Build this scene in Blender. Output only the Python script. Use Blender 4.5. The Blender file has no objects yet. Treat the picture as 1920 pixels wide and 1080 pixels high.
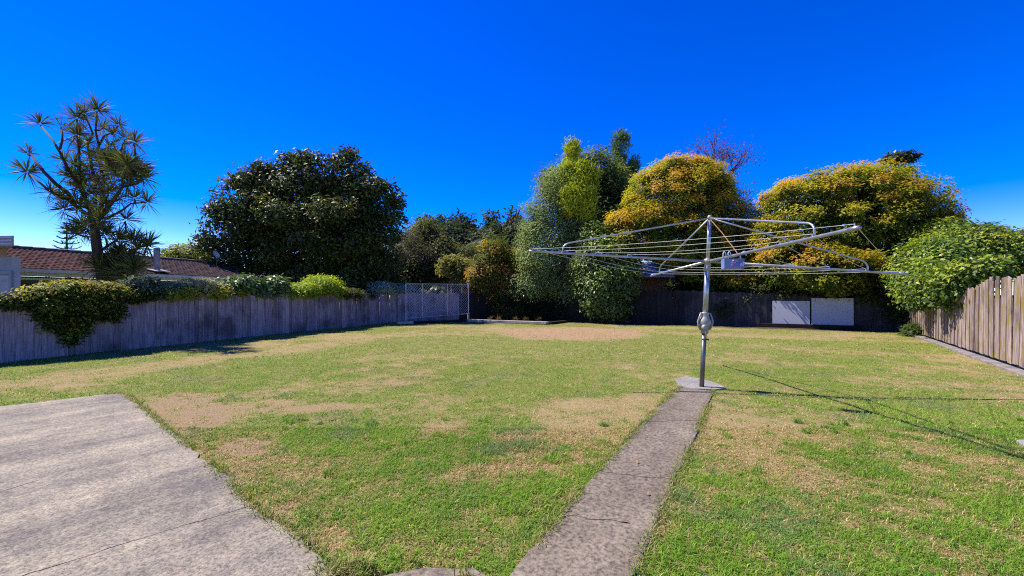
import bpy, math, random
import numpy as np
from mathutils import Vector, Matrix

R = math.radians
rng = np.random.default_rng(7)
random.seed(7)
SC = bpy.context.scene
COL = SC.collection

# ------------------------------------------------------------------ camera
F, HZ, EYE = 800.0, 555.0, 1.6            # focal length in photo pixels, horizon row, eye height
cam_d = bpy.data.cameras.new('camera'); cam = bpy.data.objects.new('camera', cam_d); COL.objects.link(cam)
cam.location = (0, 0, EYE); cam.rotation_euler = (R(90), 0, 0)
cam_d.sensor_width = 36; cam_d.lens = 36 * F / 1920; cam_d.shift_y = (HZ - 540) / 1920
cam_d.clip_start = .05; cam_d.clip_end = 3000
SC.camera = cam

# ------------------------------------------------------------------ sky, sun, exposure
SUN_EL = R(53); SH = Vector((.945, -.326, 0)).normalized()      # direction shadows fall on the ground
w = bpy.data.worlds.new('World'); SC.world = w; w.use_nodes = True
nt = w.node_tree; nt.nodes.clear()
sky = nt.nodes.new('ShaderNodeTexSky'); sky.sky_type = 'NISHITA'; sky.sun_disc = False
sky.sun_elevation = SUN_EL; sky.sun_rotation = math.atan2(-SH.x, -SH.y)
sky.altitude = 1700; sky.air_density = 1.0; sky.dust_density = 0.05; sky.ozone_density = 3.2
hs = nt.nodes.new('ShaderNodeHueSaturation'); hs.inputs['Saturation'].default_value = 1.58; hs.inputs['Hue'].default_value = .53
bg = nt.nodes.new('ShaderNodeBackground'); bg.inputs['Strength'].default_value = .15
wo = nt.nodes.new('ShaderNodeOutputWorld')
nt.links.new(sky.outputs[0], hs.inputs['Color']); nt.links.new(hs.outputs[0], bg.inputs[0]); nt.links.new(bg.outputs[0], wo.inputs[0])
sd = bpy.data.lights.new('sun', 'SUN'); sun = bpy.data.objects.new('sun', sd); COL.objects.link(sun)
sd.energy = 5.0; sd.angle = R(.5); sd.color = (1, .92, .79)
sdir = Vector((SH.x * math.cos(SUN_EL), SH.y * math.cos(SUN_EL), -math.sin(SUN_EL)))
sun.rotation_euler = sdir.to_track_quat('-Z', 'Y').to_euler(); sun.location = (-20, 10, 30)
SC.view_settings.view_transform = 'Standard'; SC.view_settings.look = 'None'
SC.view_settings.exposure = 0.8; SC.view_settings.gamma = 1
SC.render.engine = 'CYCLES'
SC.cycles.use_denoising = False; SC.cycles.filter_width = 1.1
SC.cycles.max_bounces = 6; SC.cycles.transparent_max_bounces = 4

# ------------------------------------------------------------------ helpers
def P(px, py, Y): return Vector(((px - 960) / F * Y, Y, EYE + (HZ - py) / F * Y))
def G(px, py):
    Y = F * EYE / (py - HZ); return Vector(((px - 960) / F * Y, Y, 0))

def vnoise(x, y, seed=0):
    xi = np.floor(x).astype(np.int64); yi = np.floor(y).astype(np.int64)
    fx = x - xi; fy = y - yi
    fx = fx * fx * (3 - 2 * fx); fy = fy * fy * (3 - 2 * fy)
    def h(a, b):
        n = (a * 374761393 + b * 668265263 + seed * 974634777) & 0xffffffff
        n = ((n ^ (n >> 13)) * 1274126177) & 0xffffffff
        return ((n ^ (n >> 16)) & 0xffff) / 65535.0
    return (h(xi, yi) * (1 - fx) + h(xi + 1, yi) * fx) * (1 - fy) + (h(xi, yi + 1) * (1 - fx) + h(xi + 1, yi + 1) * fx) * fy
def fbm(x, y, seed=0, o=4):
    s = 0; a = .5; t = 0
    for i in range(o):
        s = s + a * vnoise(x * 2 ** i + 13.7 * i, y * 2 ** i - 7.1 * i, seed + i); t += a; a *= .5
    return s / t

def tag(o, label, cat, group=None):
    o['label'] = label; o['category'] = cat
    if group: o['group'] = group
    return o
def thing(name, label, cat, loc=(0, 0, 0), group=None):
    o = bpy.data.objects.new(name, None); COL.objects.link(o); o.location = loc; o.empty_display_size = .2
    return tag(o, label, cat, group)
def par(o, parent):
    if parent is not None:
        o.parent = parent
        l = parent.location.copy(); q = parent
        while q.parent is not None: q = q.parent; l = l + q.location if q.type == 'EMPTY' else l
        root = parent
        while root.parent is not None: root = root.parent
        if parent.type == 'EMPTY': o.matrix_parent_inverse = Matrix.Translation(-parent.location)
        else:   # mesh part with its vertices in world coordinates
            o.matrix_parent_inverse = Matrix.Identity(4)
    return o

class MB:
    def __init__(s): s.v = []; s.f = []
    def add(s, vs, fs):
        b = len(s.v); s.v += [tuple(v) for v in vs]; s.f += [tuple(i + b for i in f) for f in fs]; return s
    def box(s, c, sx, sy, sz, ax=(1, 0, 0), up=(0, 0, 1)):
        c = Vector(c); X = Vector(ax).normalized(); Z = Vector(up).normalized(); Yv = Z.cross(X).normalized(); Z = X.cross(Yv)
        vs = [c + X * (i * sx / 2) + Yv * (j * sy / 2) + Z * (k * sz / 2) for i in (-1, 1) for j in (-1, 1) for k in (-1, 1)]
        return s.add(vs, [(0, 1, 3, 2), (4, 6, 7, 5), (0, 4, 5, 1), (2, 3, 7, 6), (0, 2, 6, 4), (1, 5, 7, 3)])
    def tube(s, pts, rad, n=6, cap=True):
        pts = [Vector(p) for p in pts]
        if not hasattr(rad, '__len__'): rad = [rad] * len(pts)
        rings = []; prev = None
        for i, p in enumerate(pts):
            d = (pts[min(i + 1, len(pts) - 1)] - pts[max(i - 1, 0)])
            d = d.normalized() if d.length > 1e-9 else Vector((0, 0, 1))
            ref = prev if prev is not None else (Vector((1, 0, 0)) if abs(d.x) < .8 else Vector((0, 1, 0)))
            u = ref - d * ref.dot(d)
            if u.length < 1e-5: u = d.orthogonal()
            u.normalize(); v = d.cross(u); prev = u
            rings.append([p + (u * math.cos(2 * math.pi * k / n) + v * math.sin(2 * math.pi * k / n)) * rad[i] for k in range(n)])
        vs = [q for r in rings for q in r]; fs = []
        for i in range(len(pts) - 1):
            for k in range(n):
                fs.append((i * n + k, i * n + (k + 1) % n, (i + 1) * n + (k + 1) % n, (i + 1) * n + k))
        if cap: fs += [tuple(range(n))[::-1], tuple((len(pts) - 1) * n + k for k in range(n))]
        return s.add(vs, fs)
    def lathe(s, c, ax, prof, n=14):
        c = Vector(c); ax = Vector(ax).normalized()
        return s.tube([c + ax * z for z, r in prof], [r for z, r in prof], n)
    def prism(s, pts, z0, z1):
        n = len(pts)
        vs = [(p[0], p[1], z0) for p in pts] + [(p[0], p[1], z1) for p in pts]
        return s.add(vs, [tuple(range(n))[::-1], tuple(range(n, 2 * n))] + [(i, (i + 1) % n, n + (i + 1) % n, n + i) for i in range(n)])
    def mesh(s, name):
        me = bpy.data.meshes.new(name); me.from_pydata(s.v, [], s.f); me.update(); return me
    def build(s, name, mat, parent=None, smooth=False, bevel=0):
        me = s.mesh(name); me.materials.append(mat)
        if smooth: me.polygons.foreach_set('use_smooth', [True] * len(me.polygons))
        o = bpy.data.objects.new(name, me); COL.objects.link(o)
        if bevel:
            m = o.modifiers.new('bevel', 'BEVEL'); m.width = bevel; m.segments = 2; m.limit_method = 'ANGLE'
        return par(o, parent)

def fast_mesh(name, V, nper, mat, colors=None, parent=None, tri=False):
    """V: (n, nper, 3): n separate faces of nper vertices"""
    n = V.shape[0]; me = bpy.data.meshes.new(name)
    me.vertices.add(n * nper); me.vertices.foreach_set('co', np.ascontiguousarray(V, np.float32).ravel())
    me.loops.add(n * nper); me.loops.foreach_set('vertex_index', np.arange(n * nper, dtype=np.int32))
    me.polygons.add(n); me.polygons.foreach_set('loop_start', np.arange(0, n * nper, nper, dtype=np.int32))
    try: me.polygons.foreach_set('loop_total', np.full(n, nper, np.int32))
    except Exception: pass
    if colors is not None:
        a = me.color_attributes.new('Col', 'FLOAT_COLOR', 'POINT')
        c = np.ones((n, nper, 4), np.float32); c[:, :, :3] = colors[:, None, :]
        a.data.foreach_set('color', c.ravel())
    me.materials.append(mat); me.update(calc_edges=True); me.validate()
    o = bpy.data.objects.new(name, me); COL.objects.link(o)
    return par(o, parent)

# ------------------------------------------------------------------ materials
class NT:
    def __init__(s, name):
        s.m = bpy.data.materials.new(name); s.m.use_nodes = True; s.t = s.m.node_tree
        s.b = s.t.nodes['Principled BSDF']; s.out = s.t.nodes['Material Output']
        s.b.inputs['Specular IOR Level'].default_value = .3
    def n(s, typ, **kw):
        x = s.t.nodes.new(typ)
        for k, v in kw.items():
            if k in ('ins',): 
                for a, b in v.items():
                    if hasattr(b, 'node'): s.t.links.new(b, x.inputs[a])
                    else: x.inputs[a].default_value = b
            else: setattr(x, k, v)
        return x
    def link(s, a, b): s.t.links.new(a, b)
    def pos(s, scale=(1, 1, 1), rot=(0, 0, 0), obj=False):
        if obj: src = s.n('ShaderNodeTexCoord').outputs['Object']
        else: src = s.n('ShaderNodeNewGeometry').outputs['Position']
        mp = s.n('ShaderNodeMapping', vector_type='TEXTURE' if False else 'POINT')
        mp.inputs['Rotation'].default_value = rot; mp.inputs['Scale'].default_value = scale
        s.link(src, mp.inputs['Vector']); return mp.outputs[0]
    def noise(s, vec, scale, detail=4, rough=.6):
        x = s.n('ShaderNodeTexNoise'); x.inputs['Scale'].default_value = scale; x.inputs['Detail'].default_value = detail
        x.inputs['Roughness'].default_value = rough; s.link(vec, x.inputs['Vector']); return x.outputs[0]
    def ramp(s, fac, stops):
        x = s.n('ShaderNodeValToRGB'); e = x.color_ramp.elements
        while len(e) < len(stops): e.new(.5)
        for i, (p, c) in enumerate(stops): e[i].position = p; e[i].color = (*c, 1) if len(c) == 3 else c
        s.link(fac, x.inputs[0]); return x.outputs[0]
    def mix(s, fac, a, b, typ='MIX'):
        x = s.n('ShaderNodeMix', data_type='RGBA', blend_type=typ)
        for sock, v in ((x.inputs[0], fac), (x.inputs[6], a), (x.inputs[7], b)):
            if hasattr(v, 'node'): s.link(v, sock)
            else: sock.default_value = v if not isinstance(v, tuple) else ((*v, 1) if len(v) == 3 else v)
        return x.outputs[2]
    def bump(s, h, strength=.4, dist=.01):
        x = s.n('ShaderNodeBump'); x.inputs['Strength'].default_value = strength; x.inputs['Distance'].default_value = dist
        s.link(h, x.inputs['Height']); s.link(x.outputs[0], s.b.inputs['Normal'])
    def base(s, c):
        if hasattr(c, 'node'): s.link(c, s.b.inputs['Base Color'])
        else: s.b.inputs['Base Color'].default_value = (*c, 1)
    def set(s, rough=.8, metal=0, spec=None):
        s.b.inputs['Roughness'].default_value = rough; s.b.inputs['Metallic'].default_value = metal
        if spec is not None: s.b.inputs['Specular IOR Level'].default_value = spec
        return s.m

def plain(name, c, rough=.7, metal=0, var=.25, scale=6, bump=.15):
    k = NT(name); p = k.pos()
    f = k.noise(p, scale, 5)
    lo = tuple(x * (1 - var) for x in c); hi = tuple(min(1, x * (1 + var)) for x in c)
    k.base(k.ramp(f, [(.3, lo), (.7, hi)]))
    if bump: k.bump(k.noise(p, scale * 8, 3), bump, .004)
    return k.set(rough, metal)

def leaf_mat(name, rough=.45, transl=.35, spec=.4):
    k = NT(name)
    a = k.n('ShaderNodeAttribute', attribute_name='Col').outputs['Color']
    k.base(a); k.set(rough, 0, spec)
    tr = k.n('ShaderNodeBsdfTranslucent')
    k.link(k.mix(1.0, a, (1.5, 1.45, .75), 'MULTIPLY'), tr.inputs['Color'])
    mx = k.n('ShaderNodeMixShader'); mx.inputs[0].default_value = transl
    k.link(k.b.outputs[0], mx.inputs[1]); k.link(tr.outputs[0], mx.inputs[2]); k.link(mx.outputs[0], k.out.inputs[0])
    return k.m
M_LEAF = leaf_mat('foliage_leaf', .55, .48, .25); M_GLOSS = leaf_mat('foliage_glossy', .42, .25, .32); M_GRASS = leaf_mat('grass_blade', .6, .35, .2)
M_MAG = leaf_mat('foliage_magnolia', .52, .22, .25)
M_MATTE = leaf_mat('foliage_matte', .65, .25, .2)

def bark(name, c, sc=5):
    k = NT(name); p = k.pos((1, 1, .3))
    f = k.noise(p, sc, 6, .7)
    k.base(k.ramp(f, [(.3, tuple(x * .5 for x in c)), (.7, tuple(x * 1.4 for x in c))]))
    k.bump(k.noise(p, sc * 3, 4), .8, .03); return k.set(.9)
M_BARK = bark('bark_grey', (.16, .13, .11)); M_BARKD = bark('bark_dark', (.09, .07, .06)); M_TWIG = bark('twig_purple', (.13, .055, .06))
M_TWIGG = bark('twig_grey', (.16, .13, .13)); M_YUC = bark('bark_cabbage', (.055, .038, .034), 9)

def timber(name, c1, c2, c3, lichen=None, seedscale=1, top=None):
    """weathered boards: object-space grain along z plus a tint for every board"""
    k = NT(name)
    geo = k.pos((1, 1, 1)); rnd = k.n('ShaderNodeObjectInfo').outputs['Random']
    mp = k.n('ShaderNodeVectorMath', operation='ADD'); sc = k.n('ShaderNodeCombineXYZ')
    mul = k.n('ShaderNodeMath', operation='MULTIPLY'); mul.inputs[1].default_value = 37.0
    k.link(rnd, mul.inputs[0]); k.link(mul.outputs[0], sc.inputs[2]); k.link(geo, mp.inputs[0]); k.link(sc.outputs[0], mp.inputs[1])
    st = k.n('ShaderNodeMapping'); st.inputs['Scale'].default_value = (14, 14, .9); k.link(mp.outputs[0], st.inputs[0])
    g = k.noise(st.outputs[0], 2.2, 5, .65)
    col = k.ramp(g, [(.28, c1), (.5, c2), (.72, c3)])
    tint = k.ramp(rnd, [(0, (.62, .6, .6)), (.35, (1, .97, 1)), (.7, (.85, .82, .86)), (1, (1.2, 1.15, 1.12))])
    col = k.mix(1, col, tint, 'MULTIPLY')
    big = k.noise(geo, .9, 4, .6)
    col = k.mix(k.ramp(big, [(.5, (0, 0, 0)), (.68, (.75, .75, .75))]), col, tuple(x * .4 for x in c1))
    if lichen:
        m2 = k.n('ShaderNodeMapping'); m2.inputs['Scale'].default_value = (5, 5, 1.1); k.link(mp.outputs[0], m2.inputs[0])
        l = k.noise(m2.outputs[0], 1.6, 5, .7)
        col = k.mix(k.ramp(l, [(.50, (0, 0, 0)), (.60, (.9, .9, .9))]), col, lichen)
    k.base(col); k.bump(g, .5, .01)
    return k.set(.85)
M_FENCE_L = timber('fence_timber_grey', (.11, .092, .105), (.30, .255, .28), (.47, .41, .44))
M_FENCE_R = timber('fence_timber_pink', (.11, .074, .065), (.31, .245, .225), (.45, .38, .36), (.22, .165, .02))
M_FENCE_B = timber('fence_timber_brown_shaded', (.012, .010, .009), (.022, .018, .017), (.04, .033, .03))  # brown boards taken near black: the shade under the trees is in the colour
M_FENCE_PALE_SHADED = timber('fence_timber_pale_shaded', (.022, .021, .021), (.05, .048, .05), (.085, .08, .08))  # pale boards darkened likewise, tree shade put into their colour
M_SLEEP = timber('sleeper_timber', (.24, .2, .17), (.48, .43, .39), (.6, .55, .5))
M_POSTW = plain('post_timber', (.26, .2, .14), .85)

def galv(name, c=(.42, .44, .47), rough=.38, metal=.75, rust=.0):
    k = NT(name); p = k.pos()
    f = k.noise(p, 14, 5, .7); f2 = k.noise(p, 3.5, 4, .6)
    col = k.ramp(f, [(.3, tuple(x * .7 for x in c)), (.7, tuple(x * 1.2 for x in c))])
    col = k.mix(k.ramp(f2, [(.52 - rust, (0, 0, 0)), (.72 - rust, (.6, .6, .6))]), col, (.2, .14, .1))
    k.base(col); k.bump(f, .15, .003)
    return k.set(rough, metal)
M_GALV = galv('galvanised_steel'); M_GALVD = galv('galvanised_dark', (.16, .16, .17), .45, .7, .08); M_CAST = galv('cast_alloy', (.34, .33, .30), .55, .4, .03)
M_LINE = plain('line_wire', (.62, .62, .55), .5); M_RUST = plain('rusty_wire', (.35, .17, .08), .8)
M_CHAIN = galv('chain_wire', (.50, .50, .56), .5, .3)

def concrete(name, light, dark, ang, streak=(.35, 3.5), thr=(.38, .6), crack=None, speck=60):
    k = NT(name)
    p = k.pos((1, 1, 1), (0, 0, -ang))                        # x along the broom strokes
    st = k.n('ShaderNodeMapping'); st.inputs['Scale'].default_value = (streak[0], streak[1], 1); k.link(p, st.inputs[0])
    s1 = k.noise(st.outputs[0], 1.0, 6, .68)
    blot = k.noise(p, 1.7, 6, .7); fine = k.noise(p, speck, 4, .75); mid = k.noise(p, 14, 4, .7)
    a = k.n('ShaderNodeMath', operation='MULTIPLY_ADD'); a.inputs[1].default_value = .6; k.link(s1, a.inputs[0])
    b = k.n('ShaderNodeMath', operation='MULTIPLY'); b.inputs[1].default_value = .4; k.link(blot, b.inputs[0]); k.link(b.outputs[0], a.inputs[2])
    c = k.n('ShaderNodeMath', operation='MULTIPLY_ADD'); c.inputs[1].default_value = .22; c.inputs[2].default_value = -.11; k.link(mid, c.inputs[0])
    d = k.n('ShaderNodeMath', operation='ADD'); k.link(a.outputs[0], d.inputs[0]); k.link(c.outputs[0], d.inputs[1])
    midc = tuple((x + y) / 2 for x, y in zip(light, dark))
    col = k.ramp(d.outputs[0], [(thr[0], dark), ((thr[0] + thr[1]) / 2, midc), (thr[1], light)])
    col = k.mix(1, col, k.ramp(fine, [(.36, (.42, .4, .4)), (.5, (1, 1, 1)), (.66, (1.5, 1.47, 1.42))]), 'MULTIPLY')
    k.base(col); k.bump(fine, .9, .006); return k.set(.9)
PA = math.atan2(.755, .656)
M_PATIO = concrete('patio_concrete', (.35, .305, .22), (.135, .117, .102), PA, (.26, 1.3), (.41, .64))
M_PATH = concrete('path_concrete', (.24, .20, .15), (.105, .083, .062), 1.0, (.8, 1.6), (.34, .68), speck=34)
M_PAD = concrete('pad_concrete', (.29, .275, .25), (.18, .17, .16), 0, (1, 1.5), (.35, .6))

# ------------------------------------------------------------------ lawn
def ell(x, y, c, rx, ry, ang=0, soft=.5, seed=1, amp=.45):
    dx = x - c[0]; dy = y - c[1]; ca, sa = math.cos(ang), math.sin(ang)
    u = (dx * ca + dy * sa) / rx; v = (-dx * sa + dy * ca) / ry
    d = np.sqrt(u * u + v * v) + (fbm(x * 1.3, y * 1.3, seed) - .5) * amp * 2
    return np.clip((1 + soft / 2 - d) / soft, 0, 1)
CIRC = Vector((2.55, 18.9, 0))
def gpx(px, py): g = G(px, py); return (g.x, g.y)
def dry_dirt(x, y):
    dirt = np.zeros_like(x); dry = np.zeros_like(x)
    big = fbm(x * .35, y * .35, 11, 4); med = fbm(x * 1.5, y * 1.5, 23, 4); fin = fbm(x * 6, y * 6, 31, 3)
    dry = np.clip((big * .65 + med * .35 - .47) * 4.2, 0, 1)
    for (px, py, rx, ry, an, k) in ((330, 775, .75, 1.4, .72, 1), (420, 835, .5, .5, 0, .75), (560, 760, 1.3, .35, 0, .95), (720, 716, .75, .35, 0, .9),
                                    (480, 840, .5, .3, .0, .9), (850, 800, .55, .35, 0, .8), (1040, 800, 1.0, 1.0, .4, 1), (1120, 760, 1.2, .6, .4, 1), (960, 870, .8, .35, .2, .95),
                                    (90, 722, 1.1, .35, 0, .9), (230, 690, 4.5, .55, 1.2, .75), (430, 668, 5.0, .6, 1.25, .9), (650, 640, 4.5, .8, 1.25, .8), (860, 612, 4, .8, -.1, .8),
                                    (1430, 630, 3.4, 1.0, -.45, .95), (1290, 615, 2.5, .8, -.4, .9), (1560, 655, 3, 1.0, -.4, .6), (1600, 690, 2.5, .5, -.3, .7), (1760, 720, 1.6, .6, -.3, .7), (1450, 800, .6, .5, 0, .7),
                                    (1420, 850, .5, .4, 0, .6), (1690, 840, .7, .3, 0, .6), (1700, 960, .25, .3, 0, .6), (1240, 950, .12, .5, -.5, .9), (620, 1010, .2, .2, 0, .9),
                                    (1235, 905, .12, .4, -.5, .9), (1740, 640, .9, .5, 0, 1), (480, 950, .3, .3, 0, .6)):
        dry = np.maximum(dry, k * ell(x, y, gpx(px, py), rx, ry, an, .7, 41))
    for (px, py, rx, ry, an, k) in ((330, 770, .6, 1.2, .72, .9), (430, 835, .3, .3, 0, .6), (500, 840, .38, .22, 0, .9), (560, 765, .9, .2, 0, .65), (1000, 860, .5, .3, 0, .45), (1740, 641, .7, .35, 0, .8), (720, 716, .4, .2, 0, .5), (515, 975, .14, .2, 0, .8)):
        dirt = np.maximum(dirt, k * ell(x, y, gpx(px, py), rx, ry, an, .8, 57, .6))
    for (px, py, rx, ry, an, k) in ((640, 745, .8, .3, 0, 1), (860, 640, 3, 2.2, 0, .75), (1030, 660, 3, 2, 0, .7), (640, 820, .55, .6, .5, .9), (930, 790, .6, .4, 0, .95), (800, 860, .6, .4, 0, .9),
                                    (860, 930, .5, .35, 0, .8), (1250, 660, 2.2, 1.3, 0, .6), (1680, 655, 3.0, .7, -.3, .8), (1540, 690, 1.5, .5, -.2, .8), (1050, 862, .14, .1, 0, 1), (1330, 690, 1.4, 1.1, 0, .6), (1450, 760, .8, .5, 0, .55)):
        g = k * ell(x, y, gpx(px, py), rx, ry, an, .8, 71)
        dry = dry * (1 - g); dirt = dirt * (1 - g)
    d = np.hypot(x - CIRC.x, (y - CIRC.y) * .95) + (fbm(x * 1.5, y * 1.5, 91) - .5) * .7
    circ = np.clip((3.15 - d) / .35, 0, 1)
    ring = np.clip(1 - np.abs(d - 3.15) / .5, 0, 1)
    dry = np.maximum(dry, .9 * ring); dirt = np.maximum(dirt, circ * .85)
    # soil under the trees along the back fence
    bf = (y - (30 - (x + 1) * .5526)); soil = np.clip((bf + 2.0 + (med - .5) * 1.5) / .5, 0, 1) * (x > -4)
    bed = np.clip((y - 24.9 - np.abs(x + .2) * 0.3) / .4, 0, 1) * (x > -7) * (x < 4)
    soil = np.maximum(soil, bed)
    f2 = fbm(x * 17, y * 17, 37, 2)
    return np.clip((dry - .5) * 1.0 + .46 + (fin - .5) * 1.5 + (f2 - .5) * 1.1, 0, 1), np.clip(dirt * 1.25 - .14 + ((fin - .5) * 1.9 + (f2 - .5) * 1.2) * np.clip(dirt * 3, 0, 1), 0, 1), soil, circ
def gheight(x, y):
    return (fbm(x * .5, y * .5, 5, 3) - .5) * .05 + (fbm(x * 3, y * 3, 6, 3) - .5) * .022 - .012

xs = np.concatenate([[-900, -500, -250, -120, -60, -35, -25, -20, -17], np.arange(-14, 20.01, .13), [22, 25, 30, 40, 60, 120, 250, 500, 900]])
ys = np.concatenate([[-60, -20, -8, -3, 0, 1], np.arange(1.6, 8, .1), np.arange(8, 31, .16), [33, 36, 40, 50, 70, 120, 250, 500, 1000, 1800]])
gx, gy = np.meshgrid(xs, ys)
gz = gheight(gx, gy); far = (gx < -14) | (gx > 20) | (gy > 31) | (gy < 1.5); gz = np.where(far, -.02, gz)
nx, ny = len(xs), len(ys)
vid = np.arange(nx * ny).reshape(ny, nx)
quads = np.stack([vid[:-1, :-1], vid[:-1, 1:], vid[1:, 1:], vid[1:, :-1]], -1).reshape(-1, 4)
me = bpy.data.meshes.new('lawn')
me.vertices.add(nx * ny); me.vertices.foreach_set('co', np.stack([gx, gy, gz], -1).astype(np.float32).ravel())
me.loops.add(quads.size); me.loops.foreach_set('vertex_index', quads.astype(np.int32).ravel())
me.polygons.add(len(quads)); me.polygons.foreach_set('loop_start', np.arange(0, quads.size, 4, dtype=np.int32))
dry, dirt, soil, circ = dry_dirt(gx, gy)
a = me.color_attributes.new('wear', 'FLOAT_COLOR', 'POINT')
a.data.foreach_set('color', np.stack([dry, dirt, soil, circ], -1).astype(np.float32).ravel())
k = NT('lawn_ground'); p = k.pos()
at = k.n('ShaderNodeAttribute', attribute_name='wear'); sep = k.n('ShaderNodeSeparateColor'); k.link(at.outputs['Color'], sep.inputs[0])
n1 = k.noise(p, 35, 5, .75); n2 = k.noise(p, 4, 5, .7); n3 = k.noise(p, 120, 3, .7)
green = k.mix(n2, (.085, .115, .022), (.17, .185, .038))
green = k.mix(k.ramp(n1, [(.4, (0, 0, 0)), (.66, (1, 1, 1))]), green, (.27, .22, .09))
straw = k.mix(k.ramp(n1, [(.35, (0, 0, 0)), (.65, (1, 1, 1))]), (.37, .275, .145), (.21, .165, .065))
dcol = k.mix(k.ramp(n1, [(.35, (0, 0, 0)), (.65, (1, 1, 1))]), (.21, .14, .08), (.34, .245, .14))
ccol = k.mix(k.ramp(n1, [(.4, (0, 0, 0)), (.62, (1, 1, 1))]), (.25, .155, .09), (.40, .275, .165))
scol = k.mix(k.ramp(n1, [(.4, (0, 0, 0)), (.62, (1, 1, 1))]), (.05, .036, .026), (.13, .085, .055))
c = k.mix(sep.outputs[0], green, straw); c = k.mix(sep.outputs[1], c, dcol); c = k.mix(at.outputs['Alpha'], c, ccol); c = k.mix(sep.outputs[2], c, scol)
c = k.mix(1, c, k.ramp(n3, [(.3, (.7, .7, .7)), (.7, (1.3, 1.3, 1.3))]), 'MULTIPLY')
k.base(c); k.bump(n1, 1.0, .02); k.set(.95, 0, .1)
me.materials.append(k.m); me.update(calc_edges=True)
me.polygons.foreach_set('use_smooth', [True] * len(me.polygons))
lawn = bpy.data.objects.new('lawn', me); COL.objects.link(lawn); lawn['kind'] = 'structure'

# ------------------------------------------------------------------ concrete
def rough_edge(pts, step=.12, amp=.03, seed=3, keep=()):
    out = []; r = np.random.default_rng(seed); n = len(pts)
    for i in range(n):
        a_, b_ = Vector(pts[i][:2]), Vector(pts[(i + 1) % n][:2]); L = (b_ - a_).length
        m = max(1, int(L / step)) if i not in keep else 1
        nrm = Vector((-(b_ - a_).y, (b_ - a_).x)).normalized()
        for j in range(m):
            q = a_.lerp(b_, j / m) + (nrm * float(r.normal() * amp) if 0 < j else Vector((0, 0)))
            out.append((q.x, q.y))
    return out
def slab(name, pts, top, mat, seed=3, amp=.02, keep=(), step=.14, th=.12):
    o = MB().prism(rough_edge(pts, step, amp, seed, keep), top - th, top).build(name, mat, None, bevel=.008); o['kind'] = 'structure'; return o
e = [gpx(243, 738), gpx(330, 820), gpx(405, 882), gpx(440, 918), gpx(478, 958), gpx(520, 985), gpx(565, 1012), gpx(600, 1048), gpx(632, 1085)]
e = [gpx(220, 739)] + [(e[0][0] + .03, e[0][1] - .1)] + e[1:]
patio_pts = [(-9.6, 5.3)] + [gpx(0, 765), gpx(120, 751)] + e + [(-.55, 2.0), (-.3, .6), (-9, .6)]
patio_pts = patio_pts[::-1]
pat = slab('patio', patio_pts, .025, M_PATIO, 4, .014)
M_CRACK = plain('crack_dirt', (.035, .028, .022), .95)
for (pa_, pb_, sd0) in ((gpx(40, 1090), gpx(486, 951), 1), (gpx(-60, 945), gpx(75, 905), 2)):
    a_, b_ = Vector(pa_), Vector(pb_); r_ = random.Random(sd0); n_ = int((b_ - a_).length / .035); nr = Vector((-(b_ - a_).y, (b_ - a_).x)).normalized(); off = 0; L_, R_ = [], []
    for i in range(n_ + 1):
        off = off * .92 + r_.gauss(0, .006); w_ = .0015 + .003 * abs(math.sin(i * .31 + sd0)) * r_.random(); q = a_.lerp(b_, i / n_) + nr * off; L_.append((*(q + nr * w_), .0268)); R_.append((*(q - nr * w_), .0268))
    MB().add(L_ + R_, [(i, n_ + 1 + i, n_ + 2 + i, i + 1) for i in range(n_)]).build('crack', M_CRACK).parent = pat
path_l = [gpx(1276, 727), gpx(1240, 760), gpx(1180, 822), gpx(1128, 880), gpx(1100, 912), gpx(1040, 985), gpx(990, 1040), gpx(955, 1085)]
path_r = [gpx(1338, 736), gpx(1318, 780), gpx(1300, 830), gpx(1268, 890), gpx(1250, 940), gpx(1228, 1000), gpx(1205, 1045), gpx(1188, 1085)]
slab('path', path_l + [(-.25, 1.9), (-.6, .5), (.3, .5)] + [(.55, 1.9)] + path_r[::-1], .022, M_PATH, 8, .009, step=.2)
pth = bpy.data.objects['path']
for (pa_, pb_, sd0) in ((gpx(1122, 886), gpx(1262, 906), 5), (gpx(1206, 794), gpx(1314, 792), 6), (gpx(1052, 970), gpx(1180, 985), 7)):
    a_, b_ = Vector(pa_), Vector(pb_); r_ = random.Random(sd0); n_ = 22; nr = Vector((-(b_ - a_).y, (b_ - a_).x)).normalized(); off = 0; L_, R_ = [], []
    for i in range(n_ + 1):
        off = off * .9 + r_.gauss(0, .008); w_ = .0015 + .003 * r_.random(); q = a_.lerp(b_, i / n_) + nr * off; L_.append((*(q + nr * w_), .0238)); R_.append((*(q - nr * w_), .0238))
    MB().add(L_ + R_, [(i, n_ + 1 + i, n_ + 2 + i, i + 1) for i in range(n_)]).build('crack', M_CRACK).parent = pth
slab('concrete_strip', [(-.02, 2.38), (-.22, 2.50), (-.5, 2.51), (-.75, 2.43), (-.88, 2.36), (-.75, 1.9), (-.3, 1.9)][::-1], .008, M_PATH, 9, .012, step=.09)
slab('clothesline_pad', [gpx(1266, 713), gpx(1286, 708), gpx(1318, 713), gpx(1346, 722), gpx(1362, 730), gpx(1340, 733), gpx(1300, 731), gpx(1274, 727)][::-1], .03, M_PAD, 5, .006, step=.2)
slab('side_slab', [gpx(1904, 829), gpx(1960, 826), (8.5, 4.2), (8.0, 3.5), gpx(1935, 848)][::-1], .03, M_PAD, 6, .006)

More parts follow.
